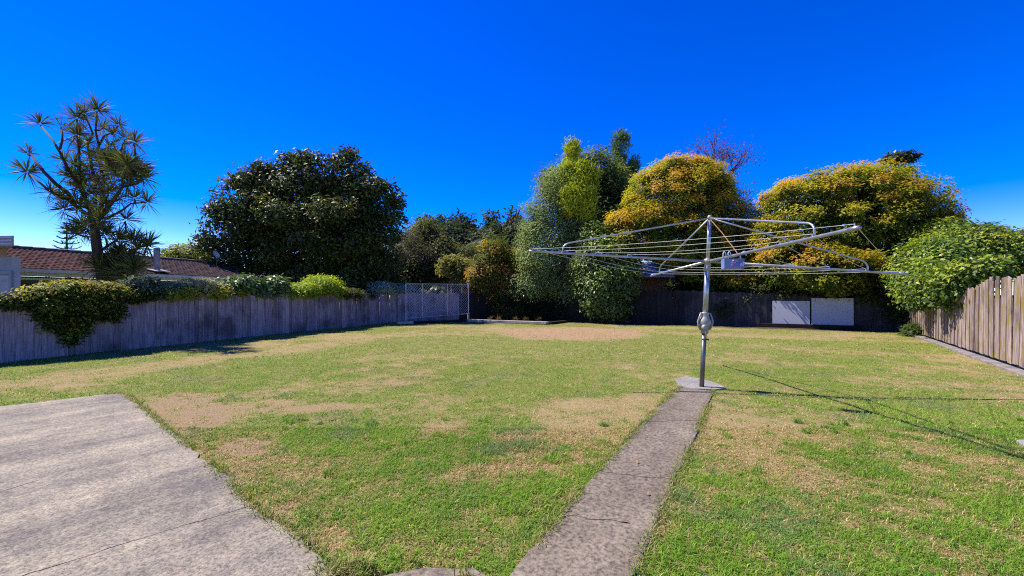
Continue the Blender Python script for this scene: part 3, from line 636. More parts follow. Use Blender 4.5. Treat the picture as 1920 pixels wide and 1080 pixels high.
ob = [lb(925, 490, 34, 42, 29, 1.0), lb(950, 520, 30, 45, 29, .9), lb(905, 520, 24, 32, 29, .8), lb(945, 560, 26, 35, 29, .8), lb(975, 500, 18, 40, 29.2, .7), lb(962, 583, 24, 16, 28.9, .7)]
tree('copper_tipped_shrub', 'copper and green tipped bushy shrub behind the raised bed left of the grey-green tree', 'shrub', ob, (P(940, 555, 29).x, 29.0, 0), 1.2, .09, M_LEAF, M_BARKD, seed=36,
     n=24000, L=.17, W=.075, clump_n=14, clump_r=.22, pal=[(.03, .045, .012), (.06, .085, .018), (.11, .13, .022)], tip=[(.26, .13, .03), (.22, .15, .025), (.16, .15, .02)], tip_p=.6, inner=.25, bump=.18)
# ivy on the trunk area / dark undergrowth
ug = [lb(965, 580, 30, 25, 28.4, .6), lb(1010, 575, 40, 28, 28.6, .6), lb(1065, 580, 40, 25, 28.0, .6)]
tree('undergrowth_shrub', 'dark low undergrowth at the foot of the grey-green tree', 'shrub', ug, (P(1010, 555, 28.5).x, 28.5, 0), .6, .05, M_LEAF, M_BARKD, seed=37,
     n=9000, L=.16, W=.08, clump_n=10, clump_r=.2, pal=[(.018, .028, .01), (.035, .05, .015)], inner=.2)

# ---- far conifers
CF = [(.014, .026, .013), (.024, .04, .018), (.038, .055, .022)]
tree('background_tree', 'dark broad evergreen mass closing the skyline between magnolia and centre trees', 'tree', [lb(790, 470, 45, 48, 52), lb(840, 465, 50, 50, 54), lb(895, 470, 50, 45, 54), lb(945, 465, 45, 48, 52), lb(975, 470, 30, 55, 50), lb(765, 480, 30, 50, 48)], (P(870, 555, 53).x, 53, 0), 4, .4, M_MATTE, M_BARKD, seed=49,
     n=26000, L=.5, W=.2, clump_n=10, clump_r=.5, pal=CF + [(.06, .075, .03)], inner=.2, bump=.2, puff=1.3, per=8)
def far_con(label, px, top, wpx, Y, seed, pal=CF, steps=6, bot=540):
    ls = []; r = random.Random(seed)
    for i in range(steps):
        f = i / (steps - 1); y = top + (bot - top) * (.04 + .9 * f); hw = wpx * (.14 + .86 * f ** .7)
        ls.append(lb(px + r.uniform(-.2, .2) * hw, y, hw, (bot - top) / steps * .85, Y))
        ls.append(lb(px + r.uniform(-.8, .8) * hw, y + 6, hw * .55, (bot - top) / steps * .5, Y - 1))
    return tree('conifer', label, 'tree', ls, (P(px, 555, Y).x, Y, 0), 8, .35, M_MATTE, M_BARKD, 'dark conifers beyond the back corner', seed=seed, limbs=2,
                n=11000, L=.55, W=.2, clump_n=10, clump_r=.55, pal=pal, inner=.15, bump=.22, up=.5)
far_con('pointed dark conifer, tallest of the far group beyond the back corner', 868, 391, 60, 62, 41)
far_con('broad dark conifer left of the pointed one beyond the back corner', 827, 400, 52, 60, 42)
far_con('low rounded dark conifer right of the pointed one', 922, 411, 46, 60, 43)
far_con('brownish dark conifer just left of the grey-green tree', 962, 402, 42, 52, 44, [(.035, .035, .012), (.055, .05, .014), (.03, .04, .014)])
far_con('faint distant conifer tip beside the bare grey tree', 795, 405, 26, 75, 45)
tree('olive_green_tree', 'olive-green tree with hanging foliage right of the bare grey tree', 'tree', [lb(800, 455, 30, 45, 36, 1.6), lb(830, 480, 35, 40, 35, 1.6), lb(800, 520, 40, 35, 35, 1.6), lb(870, 500, 40, 40, 40, 1.8), lb(770, 490, 25, 50, 34, 1.5)], (P(815, 555, 36).x, 36, 0), 3, .2, M_LEAF, M_BARKD, seed=46,
     n=24000, L=.3, W=.1, clump_n=12, clump_r=.35, pal=[(.03, .04, .015), (.055, .065, .022), (.09, .095, .03)], inner=.2, bump=.2)
tree('sparse_sapling', 'thin sparse pale-leaved tree behind the chain-link panel', 'tree', [lb(845, 490, 18, 10, 31, .7), lb(868, 500, 20, 12, 31, .7), lb(835, 505, 14, 10, 31, .6), lb(878, 520, 18, 12, 31, .6)], (P(849, 555, 31).x, 31, 0), 3.0, .05, M_LEAF, M_TWIGG, seed=47, limbs=4,
     n=2600, L=.26, W=.11, clump_n=6, clump_r=.22, pal=[(.09, .11, .035), (.17, .17, .05), (.12, .14, .06)], inner=.4, bump=.3)
tree('background_hedge', 'dark leafy hedge mass behind the short fence and carport', 'hedge', [lb(760, 520, 40, 40, 33, 1.5), lb(820, 530, 50, 30, 44, 1.5), lb(890, 520, 40, 35, 42, 1.5), lb(700, 525, 40, 35, 30, 1.2), lb(930, 480, 30, 40, 45, 2)], (P(820, 555, 42).x, 42, 0), 1.5, .1, M_LEAF, M_BARKD, seed=48,
     n=14000, L=.32, W=.15, clump_n=10, clump_r=.4, pal=[(.018, .028, .012), (.035, .05, .016), (.06, .075, .022)], inner=.15)
# palm
def palm(label, px, py, Y, n, fl, seed):
    c_ = P(px, py, Y); root = thing('palm_tree', label, 'tree', (c_.x, Y, 0)); r = random.Random(seed)
    MB().tube([(c_.x, Y, -.1), (c_.x + .15, Y, c_.z * .5), c_], [.2, .16, .13], 8).build('trunk', M_BARK, root, True)
    for i in range(n):
        az = i / n * 6.28 + r.uniform(-.2, .2); el = r.uniform(.2, 1.2); H = Vector((math.cos(az), math.sin(az), 0)); pts = []
        for j in range(9):
            t = j / 8; pts.append(c_ + H * fl * (t * math.cos(el) + .25 * t * t) + Vector((0, 0, fl * (t * math.sin(el) - .95 * t * t))))
        fr_ = MB().tube(pts, [.03 * (1 - .1 * j) for j in range(9)], 4).build('frond', M_BARK, root)
        vs = []
        for j in range(40):
            t = .15 + .85 * j / 40; k_ = min(7, int(t * 8)); q = pts[k_].lerp(pts[k_ + 1], t * 8 - k_); d = (pts[k_ + 1] - pts[k_]).normalized(); S = d.cross(Vector((0, 0, 1))).normalized()
            for s_ in (-1, 1):
                l_ = fl * .28 * math.sin(math.pi * (.15 + .8 * t)); e_ = q + S * s_ * l_ + d * l_ * .5 - Vector((0, 0, l_ * .4)); vs.append([q - d * .03, q + d * .03, q.lerp(e_, .5) + d * .03, e_])
        V = np.array([[tuple(v) for v in f_] for f_ in vs]); cc = np.array([[.07, .1, .04]]) * (.6 + .9 * np.random.default_rng(i).random((len(V), 1)))
        o = fast_mesh('leaflets', V, 4, M_GLOSS, cc, None); o.parent = fr_; o.matrix_parent_inverse = Matrix.Identity(4)
    return root
palm('green palm with arching fronds among the dark conifers', 905, 458, 44, 12, 2.3, 3)
palm('small grey-green palm low behind the chain-link panel', 822, 541, 30, 11, 1.0, 4)

# ---- bare twiggy trees
def twigs(mb, p, d, L, r, depth, rr, tips):
    pts = [p]; q = p
    for i in range(3):
        d = (d + Vector((rr.gauss(0, .16), rr.gauss(0, .16), rr.gauss(.04, .1)))).normalized(); q = q + d * L / 3; pts.append(q)
    mb.tube(pts, [r, r * .88, r * .76, r * .62], 4 if depth < 3 else 5, False)
    if depth == 0: tips.append(q); return
    for i in range(rr.choice((2, 3, 3))):
        nd = (d + Vector((rr.gauss(0, .45), rr.gauss(0, .45), rr.gauss(.1, .3)))).normalized(); twigs(mb, pts[rr.choice((2, 3, 3))], nd, L * rr.uniform(.6, .85), r * .58, depth - 1, rr, tips)
def bare_tree(name, label, px, Y, h0, L, n, seed, mat, leafcol, nl, spread=.25, r0=.09, depth=4):
    b_ = P(px, 555, Y); root = thing(name, label, 'tree', (b_.x, Y, 0)); rr = random.Random(seed); mb = MB(); tips = []
    mb.tube([(b_.x, Y, -.1), (b_.x, Y, h0 * .5), (b_.x + .1, Y, h0)], [r0 * 2, r0 * 1.6, r0 * 1.3], 7)
    for i in range(n):
        twigs(mb, Vector((b_.x + .1, Y, h0 * rr.uniform(.75, 1))), Vector((rr.gauss(0, spread), rr.gauss(0, spread), 1)).normalized(), L, r0, depth, rr, tips)
    mb.build('trunk', mat, root)
    if nl:
        r = np.random.default_rng(seed); T = np.array([tuple(t) for t in tips]); c_ = T[r.integers(0, len(T), nl)] + r.normal(size=(nl, 3)) * .28
        ax = unit(r.normal(size=(nl, 3))); bb = unit(np.cross(ax, r.normal(size=(nl, 3)))); l = .16
        V = np.stack([c_, c_ + ax * l * .5 + bb * .035, c_ + ax * l, c_ + ax * l * .5 - bb * .035], 1)
        col = np.array(leafcol)[r.integers(0, len(leafcol), nl)] * (.7 + .6 * r.random((nl, 1))); fast_mesh('crown', V, 4, M_LEAF, col, root)
    return root
bare_tree('red_twiggy_tree', 'tall reddish-purple twiggy tree poking up behind the first golden dome', 1335, 33, 8.9, 1.75, 6, 5, M_TWIG, [(.15, .06, .06), (.2, .07, .05), (.11, .05, .05)], 1300, .2)
bare_tree('red_twiggy_tree', 'lower reddish twiggy tree at the right shoulder of the first golden dome', 1382, 33, 6.7, 1.3, 7, 8, M_TWIG, [(.17, .07, .05), (.2, .09, .05), (.13, .06, .05)], 1500, .28)
bare_tree('bare_grey_tree', 'bare grey-purple twiggy tree at the right edge of the magnolia', 768, 33, 2.9, 1.4, 13, 6, M_TWIGG, [(.1, .09, .06), (.06, .06, .03)], 3500, .45, .06)
bare_tree('bare_grey_tree', 'thin bare grey sapling rising behind the olive-green tree', 788, 36, 3.6, 1.4, 9, 9, M_TWIGG, [(.09, .09, .06)], 900, .35)

# ---- right side
hd = [lb(1745, 500, 45, 55, 17.5, 1.6), lb(1800, 470, 62, 42, 18, 2), lb(1870, 480, 70, 38, 17.5, 2), lb(1945, 480, 60, 40, 17, 2), lb(1765, 540, 40, 34, 13.9, .55), lb(1800, 528, 36, 28, 12.7, .5), lb(1735, 550, 30, 30, 15.6, .6), lb(1840, 505, 34, 16, 12.0, .45), lb(1780, 560, 24, 16, 13.2, .35), lb(1735, 530, 34, 40, 15.8, .8), lb(1765, 440, 30, 24, 19, 1.2), lb(1725, 520, 26, 40, 17.5, 1)]
tree('hedge_vine', 'bright green leafy vine hedge spilling over the right fence', 'hedge', hd, (P(1810, 555, 18.3).x, 18.3, 0), 1.6, .08, M_GLOSS, M_BARKD, seed=51,
     n=72000, L=.14, W=.08, clump_n=10, clump_r=.2, pal=[(.026, .05, .010), (.055, .10, .016), (.095, .15, .02)], tip=[(.15, .21, .018), (.18, .21, .02)], tip_p=.6, inner=.15, bump=.13, up=.7, puff=.45, per=9, pflat=.7)
tree('background_tree', 'hazy blue-green tree above the right hedge', 'tree', [lb(1830, 440, 22, 16, 45), lb(1858, 432, 18, 13, 45), lb(1845, 450, 38, 20, 45), lb(1800, 455, 20, 20, 45)], (P(1845, 555, 45).x, 45, 0), 4, .2, M_MATTE, M_BARKD, seed=52,
     n=5000, L=.4, W=.18, clump_n=8, clump_r=.4, pal=[(.04, .065, .035), (.07, .1, .05)], inner=.2, bump=.3)
tree('background_tree', 'dark green tree at the right edge above the fence', 'tree', [lb(1895, 470, 40, 30, 23), lb(1940, 470, 50, 36, 23), lb(1870, 490, 30, 20, 23)], (P(1915, 555, 23).x, 23, 0), 2.5, .15, M_LEAF, M_BARKD, seed=53,
     n=12000, L=.2, W=.1, clump_n=10, clump_r=.28, pal=[(.018, .03, .01), (.04, .055, .014), (.09, .1, .02)], inner=.2, bump=.2)
tree('umbrella_tree', 'dark layered branch tips rising above the largest golden dome', 'tree', [lb(1685, 295, 26, 5, 27, .8), lb(1668, 301, 14, 4, 27, .5), lb(1700, 293, 14, 4, 27, .5), lb(1682, 322, 22, 6, 27, .7), lb(1700, 328, 14, 4, 27, .5), lb(1675, 340, 20, 6, 27, .6)], (P(1680, 555, 27).x, 27, 0), 8.2, .10, M_GLOSS, M_BARKD, seed=54, limbs=6,
     n=1500, L=.26, W=.12, clump_n=8, clump_r=.14, pal=[(.02, .035, .018), (.04, .06, .03)], inner=.3, bump=.1, up=.9, rand=.4, puff=.2, per=4)
tree('fern_plant', 'low dark ferny plant in the right back corner by the fence', 'plant', [lb(1722, 625, 16, 9, 16.9, .3), lb(1712, 618, 10, 6, 17.3, .3)], (P(1720, 555, 17).x, 17.0, 0), .15, .02, M_LEAF, M_BARKD, seed=55, limbs=2,
     n=900, L=.22, W=.05, clump_n=8, clump_r=.12, pal=[(.03, .05, .02), (.06, .09, .03)], inner=.3)
tree('evergreen_tree', 'dark leafy tree filling the gap between the two golden domes', 'tree', [lb(1415, 450, 34, 50, 29, 1.4), lb(1430, 510, 40, 45, 28, 1.4), lb(1395, 510, 40, 45, 28.5, 1.3), lb(1460, 530, 40, 30, 27, 1.2)], (P(1415, 555, 29).x, 29, 0), 2.5, .15, M_LEAF, M_BARKD, seed=56,
     n=14000, L=.2, W=.1, clump_n=10, clump_r=.25, pal=[(.02, .034, .010), (.04, .06, .014), (.07, .09, .02)], inner=.3, bump=.2)
tree('background_hedge', 'dark low hedge just behind the back fence under the golden domes', 'hedge', [lb(px_, 540, 40, 26, Y_, .8) for px_, Y_ in ((1290, 27.5), (1350, 27), (1420, 26), (1490, 25), (1560, 24), (1640, 23), (1700, 22.5))], (P(1480, 555, 25).x, 25, 0), 1.2, .06, M_LEAF, M_BARKD, seed=57,
     n=9000, L=.24, W=.13, clump_n=10, clump_r=.25, pal=[(.015, .024, .008), (.028, .042, .011)], inner=.4, bump=.15)
# understory along the back fence
for (lbl, ls, sd_) in (('dark shrub under the golden domes directly behind the clothesline mast', [lb(1385, 565, 34, 28, 23.4, .7), lb(1360, 580, 22, 18, 23.4, .5), lb(1410, 560, 20, 20, 23, .5)], 61),
                       ('dark trailing creeper on top of the back fence left of the white boards', [lb(1440, 545, 30, 14, 22.6, .6), lb(1490, 548, 40, 14, 22, .6), lb(1550, 548, 40, 12, 21.4, .6)], 62),
                       ('dark creeper over the pale fence right of the white boards', [lb(1640, 555, 40, 16, 20.3, .6), lb(1690, 575, 26, 30, 19.6, .7), lb(1715, 590, 16, 30, 18.8, .6)], 63)):
    tree('creeper', lbl, 'creeper', ls, (ls[0][0], ls[0][1] + .5, 0), 1.2, .04, M_LEAF, M_BARKD, seed=sd_, n=5000, L=.15, W=.08, clump_n=10, clump_r=.16, pal=[(.016, .026, .01), (.035, .05, .016), (.05, .07, .02)], inner=.2, bump=.2)

# ---- shrubs behind the left fence
def fl(px, py, rx, rz, back=.6, ry=None):
    if back > .75: rz *= .72; py += 5
    q = left_fence_pt(px) - Vector((.95, -.31, 0)) * back; Y = q.y; return lb(px, py, rx, rz, Y, ry)
def shrub(name, label, ls, pal, seed, n, L, W, tip=None, mat=None, tip_p=.4, **kw):
    l0 = ls[0]; return tree(name, label, 'shrub', ls, (l0[0], l0[1], 0), .9, .05, mat or M_LEAF, M_BARKD, seed=seed, limbs=3, n=n, L=L, W=W, clump_n=10, clump_r=.13, pal=pal, tip=tip, tip_p=tip_p, puff=.3, per=7, **kw)
shrub('lime_shrub', 'bright lime-green rounded shrub in front of the magnolia behind the left fence', [fl(605, 530, 34, 24, 1.2), fl(565, 540, 35, 16, 1.0), fl(535, 545, 20, 10, 1.0), fl(625, 540, 18, 16, 1.0)],
      [(.10, .15, .012), (.17, .24, .015), (.22, .28, .02)], 71, 12000, .13, .06, tip=[(.24, .3, .025)])
shrub('grey_shrub', 'silvery grey-green shrub over the left fence near the chain-link panel', [fl(720, 535, 25, 15, 1.0), fl(755, 538, 25, 14, 1.0), fl(785, 545, 14, 8, 1.0)], [(.13, .17, .12), (.2, .25, .19), (.27, .32, .24)], 72, 9000, .13, .05, mat=M_MATTE)
shrub('grey_shrub', 'greyish flowering shrub in front of the tiled roof behind the left fence', [fl(375, 532, 30, 14, 1.0), fl(410, 540, 22, 12, 1.0), fl(345, 545, 18, 10, .9)], [(.14, .15, .07), (.21, .22, .11), (.27, .27, .18)], 73, 9000, .10, .045, mat=M_MATTE)
shrub('yellow_green_shrub', 'low yellow-green shrub topping the left fence beneath the grey flowering shrub', [fl(345, 548, 24, 8, .6), fl(400, 548, 26, 9, .6), fl(440, 548, 16, 9, .6), fl(310, 552, 24, 5, .5)], [(.16, .18, .016), (.24, .25, .025), (.11, .15, .02)], 74, 7000, .10, .05)
shrub('broad_leaf_shrub', 'dark broad-leaved shrub between the roof end and the lime shrub', [fl(455, 528, 30, 20, 1.4), fl(490, 540, 30, 14, 1.2), fl(515, 530, 20, 18, 1.6), fl(430, 535, 18, 14, 1.4)], [(.03, .065, .018), (.07, .12, .032), (.12, .18, .06)], 75, 9000, .17, .085, mat=M_GLOSS)
shrub('bluish_shrub', 'dark bluish-green shrub right of the spiky tree behind the left fence', [fl(265, 532, 24, 16, 1.0), fl(300, 540, 24, 11, 1.0), fl(325, 543, 16, 10, 1.0)], [(.045, .075, .045), (.09, .125, .08), (.14, .18, .12)], 76, 9000, .11, .05)
shrub('low_shrub', 'thin dark plants on the fence line right of the lime shrub', [fl(660, 545, 22, 8, .8), fl(690, 548, 14, 6, .8), fl(645, 552, 14, 5, .6)], [(.03, .045, .015), (.08, .09, .025)], 77, 3500, .12, .05)
# big creeper draped over the left fence
cr = [fl(90, 552, 34, 14, .35, .55), fl(140, 545, 45, 15, .45, .7), fl(195, 548, 38, 15, .4, .6), fl(240, 554, 26, 8, .3, .4), fl(275, 553, 22, 5, .3, .3), fl(50, 562, 26, 10, .2, .3), fl(20, 566, 24, 8, .1, .3)]
for (px, py, rx, rz) in ((75, 575, 32, 20), (125, 575, 38, 24), (180, 570, 40, 22), (212, 582, 18, 18), (95, 600, 22, 20), (140, 605, 22, 24), (175, 585, 18, 16), (120, 615, 14, 12), (135, 628, 11, 16), (205, 592, 18, 8)):
    cr.append(fl(px, py, rx, rz, -.12, .13))
tree('fence_creeper', 'large leafy creeper mound draped to a point over the left fence', 'creeper', cr, (left_fence_pt(130) - Vector((.95, -.31, 0)) * .5), 1.4, .05, M_LEAF, M_BARKD, seed=78, limbs=4,
     n=40000, L=.085, W=.052, clump_n=10, clump_r=.10, pal=[(.022, .032, .008), (.04, .055, .010), (.075, .095, .014)], tip=[(.17, .19, .014), (.20, .16, .016), (.13, .18, .016)], tip_p=.6, inner=.12, bump=.12, back=.9, puff=.16, per=6)

# ---- spiky cabbage tree
YT = 15.2
def rosette(c, d, n, L, r, colset):
    c = np.array(c); d = np.array(d) / np.linalg.norm(d)
    D = unit(r.normal(size=(n, 3)) * .8 + d * .75); D = unit(D)
    l = L * (.7 + .5 * r.random((n, 1))); side = unit(np.cross(D, r.normal(size=(n, 3)))); w_ = .017 * (L / .8) * (.8 + .4 * r.random((n, 1)))
    dr = np.array([0, 0, -1.]) * l * (.03 + .2 * r.random((n, 1)))
    b0 = c + D * .05; m_ = c + D * l * .5 + dr * .12; t_ = c + D * l + dr
    Vq = np.stack([b0 - side * w_ * .6, b0 + side * w_ * .6, m_ + side * w_, m_ - side * w_], 1); Vt = np.stack([m_ - side * w_, m_ + side * w_, t_, t_], 1); Vt[:, 3] = t_ + side[:, :] * .002
    cs = np.array(colset); col = cs[r.integers(0, len(cs), n)] * (.7 + .6 * r.random((n, 1)))
    return np.concatenate([Vq, Vt]), np.concatenate([col, col])
paths = [[(205, 556), (192, 515), (184, 480), (179, 445), (176, 412)],
         [(176, 412), (150, 392), (128, 375), (105, 365), (90, 356), (72, 340), (53, 324)],
         [(140, 385), (128, 362), (105, 345), (82, 322), (65, 300), (52, 275), (47, 266)],
         [(176, 412), (165, 385), (150, 350), (128, 318), (112, 285), (98, 262), (75, 234)],
         [(112, 280), (117, 262), (115, 238)],
         [(177, 412), (178, 380), (178, 345), (170, 300), (164, 272), (174, 250), (160, 217)],
         [(180, 412), (190, 385), (194, 350), (187, 300), (185, 272), (179, 245), (182, 209)],
         [(186, 272), (195, 255), (208, 250), (222, 236)],
         [(184, 408), (205, 385), (222, 362), (230, 350), (256, 345), (270, 336)],
         [(200, 410), (228, 395), (245, 382), (275, 379)],
         [(230, 350), (232, 300), (233, 262)], [(240, 345), (254, 305), (252, 268)],
         [(170, 400), (158, 360), (150, 330), (148, 282), (144, 254)], [(150, 330), (148, 270), (144, 223)],
         [(190, 470), (215, 452), (236, 436), (235, 414)], [(238, 556), (246, 500), (250, 470), (262, 462)], [(250, 470), (270, 478), (276, 461)]]
ros = [(182, 207, 1), (144, 222, .8), (157, 214, .7), (75, 232, .85), (115, 237, .45), (144, 253, 1), (150, 280, .8), (222, 235, .6), (234, 260, .7), (252, 267, .75), (212, 250, .6), (120, 300, .5), (140, 310, .8), (52, 288, .5), (51, 322, 1.1), (147, 330, 1.1), (150, 352, 1),
       (188, 302, 1), (205, 300, 1), (222, 298, .9), (238, 307, 1), (256, 318, 1), (220, 322, 1), (200, 320, 1), (270, 335, 1.1), (247, 330, 1), (232, 335, .9), (205, 360, .9), (110, 370, .8), (147, 385, 1), (225, 372, .5), (252, 372, .6), (275, 379, .8), (188, 412, 1), (236, 412, .8), (155, 420, .9), (133, 375, .7), (150, 345, .9), (175, 335, .7),
       (160, 434, 1.1), (195, 438, 1.1), (220, 450, 1.1), (140, 438, .8), (250, 452, 1.1), (276, 460, 1), (262, 465, .9), (178, 425, 1), (212, 300, .9), (245, 315, .9), (213, 310, 1), (168, 315, .8), (160, 365, .9), (186, 345, .8), (196, 385, .9), (172, 290, .7), (166, 268, .6), (128, 330, .7), (180, 362, .8), (240, 345, .9), (170, 395, .9), (120, 392, .7), (95, 360, .6), (205, 275, .6), (192, 240, .7)]
low = [(190, 502, 1.1), (215, 492, 1.2), (240, 492, 1.1), (252, 505, .9), (226, 515, 1.1), (205, 515, 1.0), (240, 520, .9), (226, 478, 1.0)]
base = P(205, 555, YT); root = thing('cabbage_tree', 'tall branching spiky cabbage tree standing in front of the tiled roof', 'tree', (base.x, YT, 0)); mb = MB(); sk = []; rr = random.Random(3)
dep = {}
def dY(px, py): return YT + 1.1 * math.sin(px * .045 + py * .021) * min(1, max(0, (480 - py) / 130))
for i, pth in enumerate(paths):
    pts = [P(x, y, dY(x, y)) for x, y in pth]; n_ = len(pts)
    r0 = .2 if i == 0 else (.075 if len(pth) > 5 else .04); r1 = .12 if i == 0 else .024
    if i == 0: pts[0].z = -.1
    if i == 15: pts[0].z = -.1; r0 = .12
    mb.tube(pts, [r0 + (r1 - r0) * j / (n_ - 1) for j in range(n_)], 7)
    for j in range(n_ - 1):
        for t in (0, .33, .66): sk.append((pth[j][0] * (1 - t) + pth[j + 1][0] * t, pth[j][1] * (1 - t) + pth[j + 1][1] * t))
    sk.append(pth[-1])
VV = []; CC = []; r = np.random.default_rng(5)
for (x, y, s_) in ros + low:
    cand = [(math.hypot(x - a_, (y - b_) * 1.0) + (40 if b_ < y - 2 else 0), a_, b_) for a_, b_ in sk]; dmin, ax_, ay_ = min(cand)
    c0 = P(ax_, ay_, dY(ax_, ay_)); c1 = P(x, y, dY(x, y) + (rr.uniform(-.5, .5) if dmin > 6 else 0))
    if dmin > 3: mb.tube([c0, c0.lerp(c1, .5) + Vector((0, 0, -.04)), c1], [.035, .03, .028], 6)
    d = (c1 - c0); d = d / max(d.length, .01) * .5 + Vector((0, 0, .8))
    live = [(.045, .06, .015), (.075, .09, .02), (.11, .12, .03), (.06, .07, .03)]
    big = y > 470
    v, cc = rosette(c1, d, int(90 * s_) if not big else 190, (.70 if not big else .78) * (.55 + .45 * s_), r, live + ([(.2, .17, .08)] if big else [])); VV.append(v); CC.append(cc * 1.3)
    if rr.random() < .6: # dead skirt hanging below the head
        v, cc = rosette(np.array(c1) - np.array([0, 0, .08]), (0, 0, -1), int(16 * s_), .45, r, [(.22, .13, .07), (.28, .19, .1), (.13, .08, .05)]); VV.append(v); CC.append(cc)
mb.build('trunk', M_YUC, root, True)
fast_mesh('crown', np.concatenate(VV), 4, M_MATTE, np.concatenate(CC), root)

# ---- norfolk pine far left
def norfolk(px, top, Y):
    b_ = P(px, 555, Y); zt = P(px, top, Y).z; root = thing('norfolk_pine', 'distant slim tiered pine beside the spiky tree, above the tiled roof', 'tree', (b_.x, Y, 0)); rr = random.Random(2); mb = MB()
    mb.tube([(b_.x, Y, -.1), (b_.x, Y, zt * .6), (b_.x, Y, zt)], [.22, .14, .03], 7); vs = []; r = np.random.default_rng(4)
    for i in range(13):
        z = zt - .35 - i * .55; l = .25 + .19 * i
        for kx in range(6):
            az = kx * 1.047 + i * .5 + rr.uniform(-.2, .2); H = Vector((math.cos(az), math.sin(az), 0)); pts = [Vector((b_.x, Y, z)) + H * l * t + Vector((0, 0, -.12 * l * math.sin(t * 3) + .22 * l * t * t)) for t in (0, .33, .66, 1)]
            mb.tube(pts, [.03, .025, .02, .015], 4)
            for j in range(16):
                t = .25 + .75 * j / 16; k_ = min(2, int(t * 3)); q = pts[k_].lerp(pts[k_ + 1], t * 3 - k_); S = Vector((-H.y, H.x, 0)) * (1 if j % 2 else -1)
                e_ = q + S * .22 * (1.2 - t * .5) + Vector((0, 0, .1)) + H * .12; vs.append([q, q + H * .08, e_, q.lerp(e_, .5) + Vector((0, 0, .07))])
    mb.build('trunk', M_BARKD, root); V = np.array([[tuple(v) for v in f_] for f_ in vs]); fast_mesh('crown', V, 4, M_MATTE, np.array([[.022, .04, .03]]) * (.7 + .6 * r.random((len(V), 1))), root)
norfolk(125, 414, 48)
tree('background_tree', 'light green feathery tree behind the tiled roof left of the magnolia', 'tree', [lb(335, 478, 28, 15, 34, 1.5), lb(365, 476, 28, 15, 34, 1.5), lb(395, 482, 25, 16, 34, 1.4), lb(315, 488, 16, 8, 34, 1), lb(350, 495, 50, 15, 34, 1.5)], (P(355, 555, 34).x, 34, 0), 2.8, .15, M_LEAF, M_BARKD, seed=81,
     n=9000, L=.24, W=.1, clump_n=8, clump_r=.28, pal=[(.07, .1, .025), (.13, .16, .04), (.17, .18, .05)], inner=.2, bump=.22)

# ------------------------------------------------------------------ tiled house on the left
M_CREAM = plain('cream_paint', (.62, .58, .48), .6); M_WHITE = plain('white_paint', (.78, .78, .76), .5, 0, .06); M_PALE = plain('pale_render', (.25, .265, .32), .8, 0, .1, 3)
def glass(name):
    k = NT(name); k.base((.03, .04, .05)); return k.set(.06, 0, .8)
M_GLASS = glass('window_glass'); M_DARK = plain('dark_timber', (.05, .045, .04), .8)
def brickmat(name, c1, c2, mortar):
    k = NT(name); tc = k.n('ShaderNodeNewGeometry').outputs['Position']; sp = k.n('ShaderNodeSeparateXYZ'); k.link(tc, sp.inputs[0])
    cb = k.n('ShaderNodeCombineXYZ'); k.link(sp.outputs[0], cb.inputs[0]); k.link(sp.outputs[2], cb.inputs[1])
    b_ = k.n('ShaderNodeTexBrick'); b_.inputs['Color1'].default_value = (*c1, 1); b_.inputs['Color2'].default_value = (*c2, 1); b_.inputs['Mortar'].default_value = (*mortar, 1); b_.inputs['Scale'].default_value = 1
    b_.inputs['Brick Width'].default_value = .23; b_.inputs['Row Height'].default_value = .076; b_.inputs['Mortar Size'].default_value = .01; k.link(cb.outputs[0], b_.inputs[0])
    k.base(b_.outputs[0]); k.bump(b_.outputs['Fac'], -.5, .01); return k.set(.9)
M_BRICK = brickmat('orange_brick', (.36, .12, .05), (.26, .085, .04), (.3, .25, .2)); M_BRICKD = brickmat('red_brick', (.22, .08, .055), (.16, .06, .045), (.25, .22, .2))
def tilemat():
    k = NT('roof_tile'); a_ = k.n('ShaderNodeAttribute', attribute_name='Col').outputs['Color']; n_ = k.noise(k.pos(), 9, 5, .7)
    k.base(k.mix(k.ramp(n_, [(.5, (0, 0, 0)), (.75, (.55, .55, .55))]), a_, (.17, .135, .135))); k.bump(k.noise(k.pos(), 50, 3), .4, .01); return k.set(.95, 0, .04)
M_TILE = tilemat()
E0 = Vector((-17.9, 15.4, 2.6)); hd_ = LFd.copy(); hn = Vector((-.952, .307, 0)).normalized(); T0, T1 = -5.0, 11.0
house = thing('tiled_house', 'low house with brown concrete tile roof behind the left fence', 'house', (E0 + hn * .6).xy.to_3d())
run, rise = 3.17, .95
def hp(t, r_, z=0): q = E0 + hd_ * t + hn * r_; q.z = E0.z + z; return q
o = MB().add([hp(T0, -.05, -.02), hp(T1, -.05, -.02), hp(T1, run, rise - .03), hp(T0, run, rise - .03), hp(T0, 2 * run, -.02), hp(T1, 2 * run, -.02)], [(0, 1, 2, 3), (3, 2, 5, 4)]).build('roof', M_DARK, house)
vs = []; cols = []; r = np.random.default_rng(9); ncs = 12; slope = Vector((hn.x * run, hn.y * run, rise)) / ncs; up_ = Vector((-hn.x * rise, -hn.y * rise, run)).normalized()
